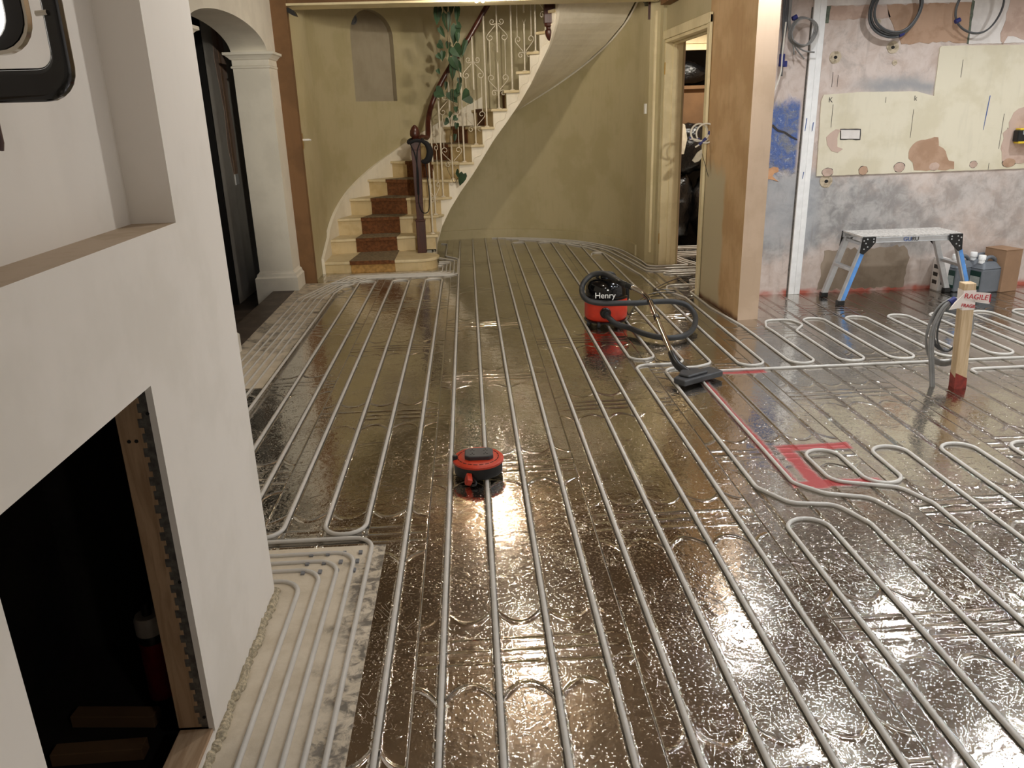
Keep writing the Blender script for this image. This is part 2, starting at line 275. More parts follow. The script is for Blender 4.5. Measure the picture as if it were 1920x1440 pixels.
# ---------------------------------------------------------------- mesh helpers
class MB:
    def __init__(self): self.v = []; self.f = []; self.mi = []; self.cur = 0
    def add(self, vs, fs):
        o = len(self.v); self.v += [tuple(p) for p in vs]; self.f += [tuple(o + i for i in f) for f in fs]; self.mi += [self.cur] * len(fs); return self
    def box(self, x0, x1, y0, y1, z0, z1):
        vs = [(x, y, z) for z in (z0, z1) for y in (y0, y1) for x in (x0, x1)]
        return self.add(vs, [(0, 2, 3, 1), (4, 5, 7, 6), (0, 1, 5, 4), (2, 6, 7, 3), (0, 4, 6, 2), (1, 3, 7, 5)])
    def quad(self, *p): return self.add(p, [tuple(range(len(p)))])
    def prism(self, pts, z0, z1, side_mats=None):
        n = len(pts); a = sum(pts[i][0] * pts[(i + 1) % n][1] - pts[(i + 1) % n][0] * pts[i][1] for i in range(n))
        if a < 0: pts = pts[::-1]; side_mats = None if side_mats is None else [side_mats[(n - 2 - i) % n] for i in range(n)]
        vs = [(x, y, z0) for x, y in pts] + [(x, y, z1) for x, y in pts]
        c = self.cur
        self.add(vs, [tuple(range(n - 1, -1, -1)), tuple(range(n, 2 * n))] + [(i, (i + 1) % n, n + (i + 1) % n, n + i) for i in range(n)])
        if side_mats:
            for i in range(n): self.mi[len(self.mi) - n + i] = side_mats[i]
        self.cur = c; return self
    def prism_xz(self, pts, y0, y1):
        n = len(pts); a = sum(pts[i][0] * pts[(i + 1) % n][1] - pts[(i + 1) % n][0] * pts[i][1] for i in range(n))
        if a < 0: pts = pts[::-1]
        vs = [(x, y0, z) for x, z in pts] + [(x, y1, z) for x, z in pts]
        return self.add(vs, [tuple(range(n)), tuple(range(2 * n - 1, n - 1, -1))] + [(i, n + i, n + (i + 1) % n, (i + 1) % n) for i in range(n)])
    def prism_yz(self, pts, x0, x1):
        n = len(pts); a = sum(pts[i][0] * pts[(i + 1) % n][1] - pts[(i + 1) % n][0] * pts[i][1] for i in range(n))
        if a < 0: pts = pts[::-1]
        vs = [(x0, y, z) for y, z in pts] + [(x1, y, z) for y, z in pts]
        return self.add(vs, [tuple(range(n - 1, -1, -1)), tuple(range(n, 2 * n))] + [(i, (i + 1) % n, n + (i + 1) % n, n + i) for i in range(n)])
    def tube(self, path, r, n=10, closed=False, caps=True, up=None, flat=None):
        P = [Vector(p) for p in path]; m = len(P); rings = []
        T = [(P[(i + 1) % m] - P[i - 1] if closed else P[min(i + 1, m - 1)] - P[max(i - 1, 0)]).normalized() for i in range(m)]
        N = Vector(up) if up else (Vector((0, 0, 1)) if abs(T[0].z) < 0.9 else Vector((1, 0, 0)))
        N = (N - T[0] * N.dot(T[0])).normalized()
        for i in range(m):
            N = N - T[i] * N.dot(T[i]); N.normalize(); B = T[i].cross(N)
            ri = r(i / max(1, m - 1)) if callable(r) else r
            fx = flat or 1.0
            rings.append([P[i] + (N * math.sin(2 * PI * k / n) * fx + B * math.cos(2 * PI * k / n)) * ri for k in range(n)])
        vs = [p for g in rings for p in g]; fs = []
        for i in range(m if closed else m - 1):
            j = (i + 1) % m
            for k in range(n): fs.append((i * n + k, i * n + (k + 1) % n, j * n + (k + 1) % n, j * n + k))
        if caps and not closed: fs += [tuple(range(n - 1, -1, -1)), tuple((m - 1) * n + k for k in range(n))]
        return self.add(vs, fs)
    def lathe(self, prof, c=(0, 0, 0), n=24, axis='z', sx=1, sy=1):
        vs = []; fs = []; m = len(prof)
        for r, z in prof:
            for k in range(n):
                a = 2 * PI * k / n; x, y = r * math.cos(a) * sx, r * math.sin(a) * sy
                p = (x, y, z) if axis == 'z' else ((x, -z, y) if axis == '-y' else (z, x, y))
                vs.append((c[0] + p[0], c[1] + p[1], c[2] + p[2]))
        for i in range(m - 1):
            for k in range(n): fs.append((i * n + k, i * n + (k + 1) % n, (i + 1) * n + (k + 1) % n, (i + 1) * n + k))
        fs += [tuple(range(n - 1, -1, -1)), tuple((m - 1) * n + k for k in range(n))]
        return self.add(vs, fs)
    def ball(self, c, rx, ry=None, rz=None, n=14, m=9):
        ry = ry or rx; rz = rz or rx
        pr = [(math.sin(PI * i / m), -math.cos(PI * i / m)) for i in range(m + 1)]; pr[0] = (0.02, -1); pr[-1] = (0.02, 1)
        o = len(self.v); self.lathe(pr, (0, 0, 0), n)
        for i in range(o, len(self.v)): x, y, z = self.v[i]; self.v[i] = (c[0] + x * rx, c[1] + y * ry, c[2] + z * rz)
        return self
    def xform(self, mtx, start=0):
        for i in range(start, len(self.v)): self.v[i] = tuple(mtx @ Vector(self.v[i]))
        return self
    def build(self, name, mats, parent=None, smooth=False, bevel=0.0, seg=2):
        me = bpy.data.meshes.new(name); me.from_pydata(self.v, [], self.f)
        for m in (mats if isinstance(mats, list) else [mats]): me.materials.append(m)
        me.polygons.foreach_set('material_index', self.mi)
        bm = bmesh.new(); bm.from_mesh(me); bmesh.ops.recalc_face_normals(bm, faces=bm.faces); bm.to_mesh(me); bm.free()
        if smooth:
            me.polygons.foreach_set('use_smooth', [True] * len(me.polygons))
            try: me.set_sharp_from_angle(angle=math.radians(40))
            except Exception: pass
        o = bpy.data.objects.new(name, me); COL.objects.link(o)
        if parent: o.parent = parent
        if bevel:
            b = o.modifiers.new('edge', 'BEVEL'); b.width = bevel; b.segments = seg; b.limit_method = 'ANGLE'; b.angle_limit = math.radians(35)
        return o
def tag(o, label, cat, group=None, kind=None):
    o['label'] = label; o['category'] = cat
    if group: o['group'] = group
    if kind: o['kind'] = kind
    return o
def thing(name, label, cat, group=None):
    o = bpy.data.objects.new(name, None); o.empty_display_size = 0.05; COL.objects.link(o); return tag(o, label, cat, group)
def struct(mb, name, mats, parent=None, **kw):
    o = mb.build(name, mats, parent, **kw)
    if not parent: o['kind'] = 'structure'
    return o
def catmull(pts, k=8, closed=False):
    P = [Vector(p) for p in pts]; n = len(P); out = []
    for i in range(n if closed else n - 1):
        a, b, c, d = (P[(i - 1) % n], P[i], P[(i + 1) % n], P[(i + 2) % n]) if closed else (P[max(i - 1, 0)], P[i], P[i + 1], P[min(i + 2, n - 1)])
        for j in range(k):
            t = j / k; out.append(0.5 * (2 * b + (c - a) * t + (2 * a - 5 * b + 4 * c - d) * t * t + (3 * b - a - 3 * c + d) * t ** 3))
    if not closed: out.append(P[-1])
    return out
def fillet(pts, r, k=8):
    P = [Vector(p) for p in pts]; out = [P[0]]
    for i in range(1, len(P) - 1):
        a, b, c = P[i - 1], P[i], P[i + 1]; u = (a - b); v = (c - b); lu, lv = u.length, v.length; u.normalize(); v.normalize()
        cosang = max(-1, min(1, u.dot(v))); ang = math.acos(cosang)
        if ang > PI - 0.03: out.append(b); continue
        t = min(r / math.tan(ang / 2), lu * 0.499, lv * 0.499); rr = t * math.tan(ang / 2)
        cen = b + (u + v).normalized() * (rr / math.sin(ang / 2)); s = b + u * t - cen; e = b + v * t - cen
        for j in range(k + 1):
            f = j / k; th = PI - ang
            out.append(cen + (s * math.sin((1 - f) * th) + e * math.sin(f * th)) / math.sin(th))
    out.append(P[-1]); return out
def text(name, s, size, mat, loc, rot, parent=None, extrude=0.0006, align='CENTER', shear=0):
    cu = bpy.data.curves.new(name, 'FONT'); cu.body = s; cu.size = size; cu.extrude = extrude; cu.align_x = align; cu.align_y = 'CENTER'; cu.shear = shear
    cu.materials.append(mat); o = bpy.data.objects.new(name, cu); COL.objects.link(o); o.location = loc; o.rotation_euler = rot
    bpy.context.view_layer.update(); me = bpy.data.meshes.new_from_object(o.evaluated_get(bpy.context.evaluated_depsgraph_get()))
    bpy.data.objects.remove(o); o = bpy.data.objects.new(name, me); COL.objects.link(o); o.location = loc; o.rotation_euler = rot
    if parent: o.parent = parent
    return o
def empties(name, parent): o = bpy.data.objects.new(name, None); COL.objects.link(o); o.parent = parent; return o

# ---------------------------------------------------------------- the setting
XL = -0.66; XA = -1.545; XB = -1.83; BW = 5.96
CX, CY, CR = 0.12, 7.95, 1.56
flo = MB()
flo.quad((XA, 2.155, 0), (5, 2.155, 0), (5, 9.75, 0), (XA, 9.75, 0)); flo.quad((XL, -2.6, 0), (5, -2.6, 0), (5, 2.155, 0), (XL, 2.155, 0))
FLOOR = struct(flo, 'floor', MT['foil'])
p = MB(); p.prism([(XL, -1.2), (-0.34, -1.2), (-0.34, 2.42), (-1.1, 2.42), (-1.1, 2.16), (XL, 2.16)], 0.0005, 0.003); p.build('pale_panel', MT['panel'], FLOOR)
p = MB(); p.prism([(-1.543, 4.19), (-1.19, 4.19), (-1.19, 7.0), (-1.24, 7.1), (-1.543, 7.1)], 0.0005, 0.003); p.build('pale_panel', MT['panel'], FLOOR)
p = MB(); p.prism([(-1.36, 7.2), (-0.2, 7.28), (-0.14, 7.36), (-0.2, 7.5), (-1.36, 7.5)], 0.0005, 0.0025); p.build('pale_panel', MT['panel'], FLOOR)
p = MB(); p.box(XB + 0.1, XA, 4.9, 6.9, -0.15, 0.004); struct(p, 'floor_threshold', MT['porchfloor'])
p = MB(); p.quad((-2.6, 2.2, -0.15), (XB + 0.1, 2.2, -0.15), (XB + 0.1, 8.6, -0.15), (-2.6, 8.6, -0.15)); struct(p, 'floor_porch', MT['porchfloor'])
p = MB(); p.box(-2.6, 5, -2.6, 7.16, CEIL, CEIL + 0.1); p.box(1.78, 3.5, 7.16, 9.1, CEIL, CEIL + 0.1); struct(p, 'ceiling', MT['ceil'])
p = MB(); p.box(-1.8, 1.95, 7.3, 9.8, 4.8, 4.9); struct(p, 'ceiling_stairwell', MT['ceil'])
p = MB(); p.box(-1.6, 5.1, -2.75, -2.6, -0.1, CEIL + 0.1); struct(p, 'wall_rear', MT['board'])
p = MB(); p.box(5.0, 5.15, -2.6, 6.1, -0.1, CEIL + 0.1); struct(p, 'wall_right', MT['whitepl'])

# chimney breast with recess and hearth opening (face at X = XL)
ys = [-2.6, 0.3, 0.955, 1.545, 1.83, 2.155]; zs = [0, 0.03, 0.9, 1.19, 1.95, CEIL]
p = MB()
for i in range(5):
    for j in range(5):
        ya, yb, za, zb = ys[i], ys[i + 1], zs[j], zs[j + 1]
        hearth = 0.9 < ya < 1.5 and 0.02 < za < 0.8
        rec = 0.2 < ya < 1.8 and 1.1 < za < 1.9
        if hearth or rec: continue
        p.quad((XL, ya, za), (XL, yb, za), (XL, yb, zb), (XL, ya, zb))
xr = XL - 0.098; a, b_, c, d = 0.3, 1.83, 1.19, 1.95
p.quad((xr, a, c), (xr, b_, c), (xr, b_, d), (xr, a, d)); p.quad((XL, a, c), (xr, a, c), (xr, a, d), (XL, a, d)); p.quad((XL, b_, c), (XL, b_, d), (xr, b_, d), (xr, b_, c))
p.quad((XL, a, d), (xr, a, d), (xr, b_, d), (XL, b_, d))
p.cur = 1; p.quad((XL, a, c), (XL, b_, c), (xr, b_, c), (xr, a, c)); p.cur = 0
xb = XL - 0.014; a, b_, c, d = 0.955, 1.545, 0.03, 0.9      # edge of the board around the hearth opening
for q in [((XL, a, c), (xb, a, c), (xb, a, d), (XL, a, d)), ((XL, b_, c), (XL, b_, d), (xb, b_, d), (xb, b_, c)), ((XL, a, d), (xb, a, d), (xb, b_, d), (XL, b_, d)), ((XL, a, c), (XL, b_, c), (xb, b_, c), (xb, a, c))]: p.quad(*q)
p.quad((XL, 2.155, 0), (-1.545, 2.155, 0), (-1.545, 2.155, CEIL), (XL, 2.155, CEIL))
struct(p, 'wall_chimney', [MT['board'], MT['sill']])
p = MB(); x0, x1, y0, y1, z0, z1 = -1.22, xb, 0.62, 2.05, -0.08, 1.0      # sooty chamber behind the board
p.quad((x0, y0, z0), (x1, y0, z0), (x1, y1, z0), (x0, y1, z0)); p.quad((x0, y0, z0), (x0, y1, z0), (x0, y1, z1), (x0, y0, z1)); p.quad((x0, y0, z0), (x0, y0, z1), (x1, y0, z1), (x1, y0, z0)); p.quad((x0, y1, z0), (x1, y1, z0), (x1, y1, z1), (x0, y1, z1)); p.quad((x0, y0, z1), (x0, y1, z1), (x1, y1, z1), (x1, y0, z1))
for q in [((xb, y0, z0), (xb, 0.955, z0), (xb, 0.955, z1), (xb, y0, z1)), ((xb, 1.545, z0), (xb, y1, z0), (xb, y1, z1), (xb, 1.545, z1)), ((xb, 0.955, 0.9), (xb, 1.545, 0.9), (xb, 1.545, z1), (xb, 0.955, z1)), ((xb, 0.955, z0), (xb, 1.545, z0), (xb, 1.545, 0.03), (xb, 0.955, 0.03))]: p.quad(*q)
struct(p, 'wall_hearth', MT['soot'])
fr = thing('timber_framing', 'pine stud framing lining the hearth opening of the white chimney wall', 'wood frame')
p = MB(); p.box(-0.745, -0.690, 1.547, 1.60, 0.04, 0.98); p.build('stud', MT['timber'], fr, bevel=0.002)
p = MB(); p.box(-0.742, -0.664, 0.956, 1.545, -0.005, 0.038); p.build('bottom_rail', MT['timberY'], fr, bevel=0.002)
p = MB(); p.box(-0.690, -0.664, 1.5465, 1.56, 0.04, 0.898)
for k in range(26): p.box(-0.696 - 0.004 * (k % 2), -0.688, 1.5462, 1.548, 0.05 + k * 0.033, 0.07 + k * 0.033)
p.build('metal_bead', MT['bead'], fr)['label'] = 'grey metal edge bead'
for y, z, x in [(1.546, 0.84, -0.677), (1.546, 0.44, -0.677), (1.546, 0.07, -0.68), (1.546, 0.78, -0.71), (1.546, 0.78, -0.725)]: MB().lathe([(0.004, 0), (0.004, 0.0015)], (x, y, z), 8, '-y').build('screw_hole', MT['black'], fr)

# wall with the arch (face at X = XA), opening Y 4.93..6.85
AY0, AY1, AS, AA = 4.93, 6.85, 1.907, 2.09
def arch_z(y): u = (y - (AY0 + AY1) / 2) / ((AY1 - AY0) / 2); return AS + (AA - AS) * math.sqrt(max(0, 1 - u * u))
p = MB(); N = 40
p.box(XB, XA, 2.155, AY0, -0.15, CEIL); p.box(XB, XA, AY1, 7.14, -0.15, CEIL)
yy = [(AY0 + AY1) / 2 - (AY1 - AY0) / 2 * math.cos(PI * i / N) for i in range(N + 1)]
for i in range(N):
    y0, y1, z0, z1 = yy[i], yy[i + 1], arch_z(yy[i]), arch_z(yy[i + 1])
    p.quad((XA, y0, z0), (XA, y1, z1), (XA, y1, CEIL), (XA, y0, CEIL)); p.quad((XB, y0, z0), (XB, y1, z1), (XB, y1, CEIL), (XB, y0, CEIL)); p.quad((XA, y0, z0), (XB, y0, z0), (XB, y1, z1), (XA, y1, z1))
WA = struct(p, 'wall_arch', MT['archgrey'])
def mould(y, s):      # capital and base wrapped round a jamb; s = direction into the opening
    p = MB(); top = [(0.001, 1.798), (0.012, 1.803), (0.012, 1.815), (0.002, 1.822), (0.002, 1.862), (0.014, 1.868), (0.02, 1.876), (0.04, 1.894), (0.055, 1.900), (0.055, 1.918), (0.001, 1.919)]
    base = [(0.038, -0.15), (0.038, 0.115), (0.026, 0.128), (0.02, 0.15), (0.008, 0.16), (0.001, 0.172)]
    for prof in (top, base):
        rows = []
        for o, z in prof: rows.append([(XB - o, y - s * 0.28, z), (XB - o, y + s * o, z), (XA + o, y + s * o, z), (XA + o, y - s * (0.26 if s < 0 else 0.28), z)])
        for r0, r1 in zip(rows, rows[1:]):
            for k in range(3): p.quad(r0[k], r0[k + 1], r1[k + 1], r1[k])
        p.quad(*rows[-1]); p.quad(*rows[0])
    return p
mould(AY1, -1).build('pilaster_moulding', MT['archgrey'], WA); mould(AY0, 1).build('pilaster_moulding', MT['archgrey'], WA)
p = MB(); p.box(-2.25, -2.1, 7.05, 8.6, -0.15, CEIL); p.box(-2.25, XB, 8.6, 8.7, -0.15, CEIL); WP = struct(p, 'wall_porch', MT['porch'])
p = MB(); p.prism_yz([(7.42, 0.95), (7.56, 0.95), (7.62, 1.3), (7.58, 1.6), (7.66, 1.9), (7.60, 2.3), (7.36, 2.3), (7.32, 1.9), (7.40, 1.5), (7.36, 1.2)], -2.1, -2.098); p.build('filler_band', MT['patchp'], WP)
p = MB(); p.prism_yz([(7.455, 0.95), (7.515, 0.95), (7.52, 1.5), (7.515, 2.35), (7.45, 2.35), (7.45, 1.6)], -2.098, -2.096); p.build('chase_filler', MT['patch'], WP)
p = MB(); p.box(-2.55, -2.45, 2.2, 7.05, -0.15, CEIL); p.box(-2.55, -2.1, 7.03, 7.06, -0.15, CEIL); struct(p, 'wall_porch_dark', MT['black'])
so = tag(MB().box(-2.1, -2.088, 7.43, 7.53, 0.86, 0.955).build('socket_box', MT['white'], bevel=0.003), 'white blank socket plate on the grey wall seen through the arch', 'socket')

# brown nib and header beam at the hall opening
p = MB(); p.box(-1.6, -1.418, 7.14, 7.22, 0, CEIL); struct(p, 'trim_1', MT['brownplaster'])
p = MB(); p.cur = 0; p.box(-1.6, 1.78, 7.16, 7.40, 2.30, 5.0); p.cur = 1; p.box(-1.42, 1.70, 7.145, 7.42, 2.283, 2.30); struct(p, 'trim_2', [MT['brownplaster'], MT['creamlite']])
p = MB(); p.box(1.70, 1.80, 6.1, 7.30, 2.24, CEIL); struct(p, 'trim_3', MT['brownplaster'])
p = MB(); p.box(-1.6, -1.43, 7.22, 8.0, 0, 4.8); struct(p, 'wall_hall_left', MT['cream'])
p = MB(); p.prism([(1.68, 7.95), (1.68, 7.58), (1.745, 7.47), (1.75, 7.39), (1.95, 7.39), (1.95, 7.95)], 0, CEIL); p.box(1.68, 1.95, 7.4, 7.95, CEIL, 4.8); struct(p, 'wall_hall_right', MT['cream'])

# curved stairwell wall with an arched niche
def cyl(th, r=CR): a = math.radians(th); return (CX - r * math.cos(a), CY + r * math.sin(a))
N0, N1, NZ0, NZS, NZT = 36.0, 56.6, 1.568, 2.20, 2.47
def niche_top(t): u = (t - (N0 + N1) / 2) / ((N1 - N0) / 2); return NZS + (NZT - NZS) * math.sqrt(max(0, 1 - u * u))
ths = [180 * i / 90 for i in range(91)]; ths = sorted(set([t for t in ths if not N0 < t < N1] + [N0 + (N1 - N0) * (1 - math.cos(PI * i / 24)) / 2 for i in range(25)]))
p = MB()
for t0, t1 in zip(ths, ths[1:]):
    (xa, ya), (xb_, yb) = cyl(t0), cyl(t1)
    if N0 - 1e-6 <= t0 and t1 <= N1 + 1e-6:
        za, zb = niche_top(t0), niche_top(t1); (xc, yc), (xd, yd) = cyl(t0, CR + 0.085), cyl(t1, CR + 0.085)
        p.cur = 0; p.quad((xa, ya, 0), (xb_, yb, 0), (xb_, yb, NZ0), (xa, ya, NZ0)); p.quad((xa, ya, za), (xb_, yb, zb), (xb_, yb, 4.8), (xa, ya, 4.8))
        p.cur = 1; p.quad((xc, yc, NZ0), (xd, yd, NZ0), (xd, yd, zb), (xc, yc, za)); p.quad((xa, ya, NZ0), (xb_, yb, NZ0), (xd, yd, NZ0), (xc, yc, NZ0)); p.quad((xa, ya, za), (xb_, yb, zb), (xd, yd, zb), (xc, yc, za))
        for t, z in ((t0, za), (t1, zb)):
            if abs(t - N0) < 1e-6 or abs(t - N1) < 1e-6:
                (x, y), (x2, y2) = cyl(t), cyl(t, CR + 0.085); p.quad((x, y, NZ0), (x2, y2, NZ0), (x2, y2, z), (x, y, z))
    else:
        p.cur = 0; p.quad((xa, ya, 0), (xb_, yb, 0), (xb_, yb, 4.8), (xa, ya, 4.8))
struct(p, 'wall_stairwell', [MT['cream'], MT['niche']], smooth=True)
p = MB()
for t0, t1 in zip(ths, ths[1:]):
    if t0 < 60: continue
    o = [cyl(t0, CR), cyl(t1, CR), cyl(t1, CR - 0.018), cyl(t0, CR - 0.018)]; p.prism(o, 0, 0.105)
struct(p, 'baseboard_hall', MT['cream'], smooth=True)

# column wall, kitchen wall, doorway
p = MB(); pts = [(1.823, 5.22), (1.970, 5.235), (1.970, 6.0), (1.93, 6.08), (1.782, 6.08)]
p.prism(pts, 0, CEIL, [1, 1, 1, 1, 0]); struct(p, 'wall_column', [MT['colside'], MT['pinkplaster']])
p = MB(); p.box(1.965, 5.0, BW, 6.09, 0, CEIL); WK = struct(p, 'wall_kitchen', MT['backwall'])
p = MB(); p.box(1.782, 1.93, 6.08, 7.39, 1.975, CEIL); struct(p, 'wall_over_door', MT['cream'])
p = MB()
p.box(1.772, 1.93, 7.365, 7.39, 0, 1.95); p.box(1.84, 1.875, 7.35, 7.365, 0, 1.95)          # far lining and stop
p.box(1.772, 1.93, 6.082, 6.105, 0, 1.95); p.box(1.772, 1.93, 6.082, 7.39, 1.95, 1.975)      # near lining, head
p.box(1.84, 1.875, 6.105, 7.365, 1.935, 1.95)
p.box(1.762, 1.782, 6.02, 6.085, 0, 2.03); p.box(1.758, 1.782, 6.02, 7.45, 1.975, 2.045)     # architraves
DF = struct(p, 'door_1', MT['creamlite'], bevel=0.003)
p = MB(); p.box(1.705, 1.725, 7.50, 7.56, 0.1, 2.22); p.build('architrave_strip', MT['creamlite'], DF)
p = MB(); p.box(1.768, 1.775, 7.362, 7.366, 1.69, 1.79); p.box(1.766, 1.772, 7.368, 7.372, 0.2, 0.3); p.build('hinge_recess', MT['brass'], DF)
# store room beyond the doorway
p = MB(); p.box(3.4, 3.5, 6.09, 9.1, 0, CEIL); p.box(1.93, 3.5, 9.3, 9.4, 0, CEIL); p.box(1.93, 1.96, 7.4, 9.3, 0, CEIL); struct(p, 'wall_store', MT['pinkplaster'])
p = MB(); p.box(1.96, 3.4, 8.9, 8.94, 2.0, CEIL); p.box(1.96, 3.4, 8.885, 8.94, 1.985, 2.03); p.box(1.96, 3.4, 8.89, 8.9, 2.05, 2.06); struct(p, 'trim_4', MT['creamlite'])
p = MB(); p.box(1.96, 3.4, 9.26, 9.3, 0, 2.0); struct(p, 'wall_store_recess', MT['black'])

# patches, paint and channels on the kitchen wall
def blob(mb, pts, y0, y1, jag=0.006, k=5):
    out = []; n = len(pts)
    for i in range(n):
        a, b = Vector(pts[i]), Vector(pts[(i + 1) % n]); m = max(1, int((b - a).length / 0.03))
        for j in range(m):
            q = a.lerp(b, j / m); out.append((q.x + random.uniform(-jag, jag) * (j > 0), q.y + random.uniform(-jag, jag) * (j > 0)))
    mb.prism_xz(out, y0, y1); return mb
def wallpatch(name, pts, mat, t=0.002, y=BW, jag=0.006): return blob(MB(), pts, y - t, y - 0.0002, jag).build(name, mat, WK)
wallpatch('white_skim', [(2.56, 2.42), (2.565, 2.057), (3.57, 2.06), (3.634, 2.06), (3.636, 1.784), (4.5, 1.785), (4.5, 2.42)], MT['whitepl'], 0.004, jag=0.002)
wallpatch('cream_paint', [(2.609, 0.895), (2.600, 1.2), (2.591, 1.424), (2.606, 1.469), (2.887, 1.48), (3.296, 1.474), (3.432, 1.438), (3.427, 1.763), (3.44, 1.776), (4.6, 1.765), (4.6, 0.903)], MT['creampanel'], 0.009, jag=0.0015)
wallpatch('pink_band', [(2.569, 2.055), (3.002, 2.051), (3.041, 1.973), (2.617, 1.965), (2.58, 1.97)], MT['patchp'], 0.003)
wallpatch('brown_plaster', [(3.002, 2.055), (3.571, 2.06), (3.618, 2.055), (3.63, 1.793), (3.434, 1.806), (3.3, 1.80), (3.141, 1.795), (3.082, 1.885), (3.043, 1.955)], MT['patch'], 0.003, jag=0.01)
wallpatch('tile_channel', [(3.618, 2.075), (3.638, 2.063), (3.638, 1.784), (3.625, 1.79)], MT['green'], 0.005, jag=0.004)
wallpatch('tile_chip', [(2.569, 2.055), (2.60, 2.055), (2.592, 1.945), (2.569, 1.945)], MT['green'], 0.005, jag=0.003)
wallpatch('brown_plaster', [(3.90, 2.2), (3.88, 1.911), (3.862, 1.85), (3.872, 1.80), (3.894, 1.778), (3.92, 1.83), (3.96, 1.83), (4.049, 1.801), (4.25, 1.80), (4.25, 2.2)], MT['patchp'], 0.006, jag=0.008)
Yc = BW - 0.009
wallpatch('brown_plaster', [(3.3, 1.07), (3.32, 1.1), (3.38, 1.132), (3.507, 1.147), (3.52, 1.086), (3.579, 1.046), (3.614, 0.977), (3.657, 0.968), (3.665, 0.913), (3.354, 0.915), (3.338, 0.97), (3.301, 1.001)], MT['patch'], 0.002, Yc, 0.008)
wallpatch('pink_plaster', [(2.653, 1.172), (2.719, 1.226), (2.759, 1.221), (2.738, 1.162), (2.744, 1.102), (2.79, 1.085), (2.753, 1.06), (2.703, 1.073), (2.667, 1.119)], MT['patchp'], 0.002, Yc, 0.005)
wallpatch('brown_plaster', [(4.25, 1.40), (4.135, 1.345), (4.089, 1.332), (4.045, 1.266), (4.041, 1.199), (3.999, 1.163), (4.014, 1.124), (4.003, 1.049), (4.03, 0.96), (4.25, 0.935)], MT['patchp'], 0.002, Yc, 0.01)
wallpatch('back_box_recess', [(2.752, 1.228), (2.91, 1.223), (2.914, 1.146), (2.760, 1.151)], MT['ink'], 0.0015, Yc, 0.003)
wallpatch('back_box_recess', [(2.760, 1.221), (2.903, 1.216), (2.906, 1.153), (2.767, 1.158)], MT['whitepl'], 0.003, Yc, 0.001)
def ellipse(x, z, rx, rz, n=26):
    k = [random.uniform(.9, 1.08) for _ in range(n)]
    return [(x + rx * math.cos(2 * PI * i / n) * (k[i] + k[i - 1]) / 2, z + rz * math.sin(2 * PI * i / n) * (k[i] + k[i - 1]) / 2) for i in range(n)]
for x, z, rx, rz, m in [(2.69, 0.921, 0.042, 0.03, 'patchp'), (2.962, 0.925, 0.035, 0.032, 'patch'), (3.238, 0.94, 0.042, 0.034, 'patchp'), (3.506, 0.938, 0.04, 0.03, 'patchp'), (3.81, 0.943, 0.03, 0.025, 'patchp'), (4.086, 0.947, 0.052, 0.032, 'patch')]:
    wallpatch('filled_hole', ellipse(x, z, rx * 1.06, rz * 1.08), MT['ink'], 0.001, Yc, 0); wallpatch('filled_hole', ellipse(x, z, rx, rz), MT[m], 0.0025, Yc, 0)
for x, z, r in [(2.668, 1.719, 0.045), (3.082, 1.775, 0.045), (2.69, 0.854, 0.05), (3.11, 1.673, 0.02), (2.957, 1.948, 0.016)]:
    wallpatch('fixing_hole', ellipse(x, z, r, r * 0.95), MT['hole'], 0.003, BW, 0)
    if r > 0.03: wallpatch('fixing_hole', ellipse(x, z, r * 0.3, r * 0.25), MT['black'], 0.004, BW, 0)
wallpatch('bare_plaster', [(2.70, 0.02), (2.73, 0.33), (3.36, 0.35), (3.42, 0.25), (3.40, 0.02)], MT['patchg'], 0.002, BW, 0.012)
wallpatch('orange_filler', [(2.20, 0.954), (2.28, 0.972), (2.315, 0.965), (2.318, 0.935), (2.285, 0.925), (2.275, 0.905), (2.326, 0.863), (2.29, 0.875), (2.20, 0.89)], MT['orange'], 0.003, BW, 0.004)
wallpatch('crack', [(2.20, 1.285), (2.252, 1.272), (2.289, 1.238), (2.347, 1.22), (2.396, 1.188), (2.44, 1.165), (2.44, 1.158), (2.39, 1.178), (2.343, 1.209), (2.285, 1.224), (2.248, 1.255), (2.20, 1.268)], MT['ink'], 0.004, BW, 0.003)
for x, z, l in [(2.66, 1.62, .1), (2.70, 1.60, .08), (3.07, 1.44, .04), (2.68, 1.40, .16), (3.29, 1.35, .2), (3.985, 1.3, .25), (4.03, 1.2, .14), (3.93, .95, .05), (3.61, 1.68, .12)]:
    y_ = BW if z > 1.5 and x < 3.4 else Yc
    p = MB(); p.prism_xz([(x, z), (x + .003, z), (x + .004, z - l), (x + .001, z - l)], y_ - .0012, y_ - .0002); p.build('pencil_mark', MT['ink'], WK)
p = MB(); p.prism_xz([(3.853, 1.43), (3.859, 1.43), (3.853, 1.3), (3.846, 1.19), (3.843, 1.19), (3.846, 1.3)], Yc - .0015, Yc - .0002); p.build('blue_mark', MT['blueink'], WK)
for s_, x, z in [('K', 2.66, 1.43), ('k', 3.295, 1.425)]: text('pencil_letter', s_, 0.05, MT['ink'], (x, Yc - 0.0008, z), (PI / 2, 0, 0), WK)
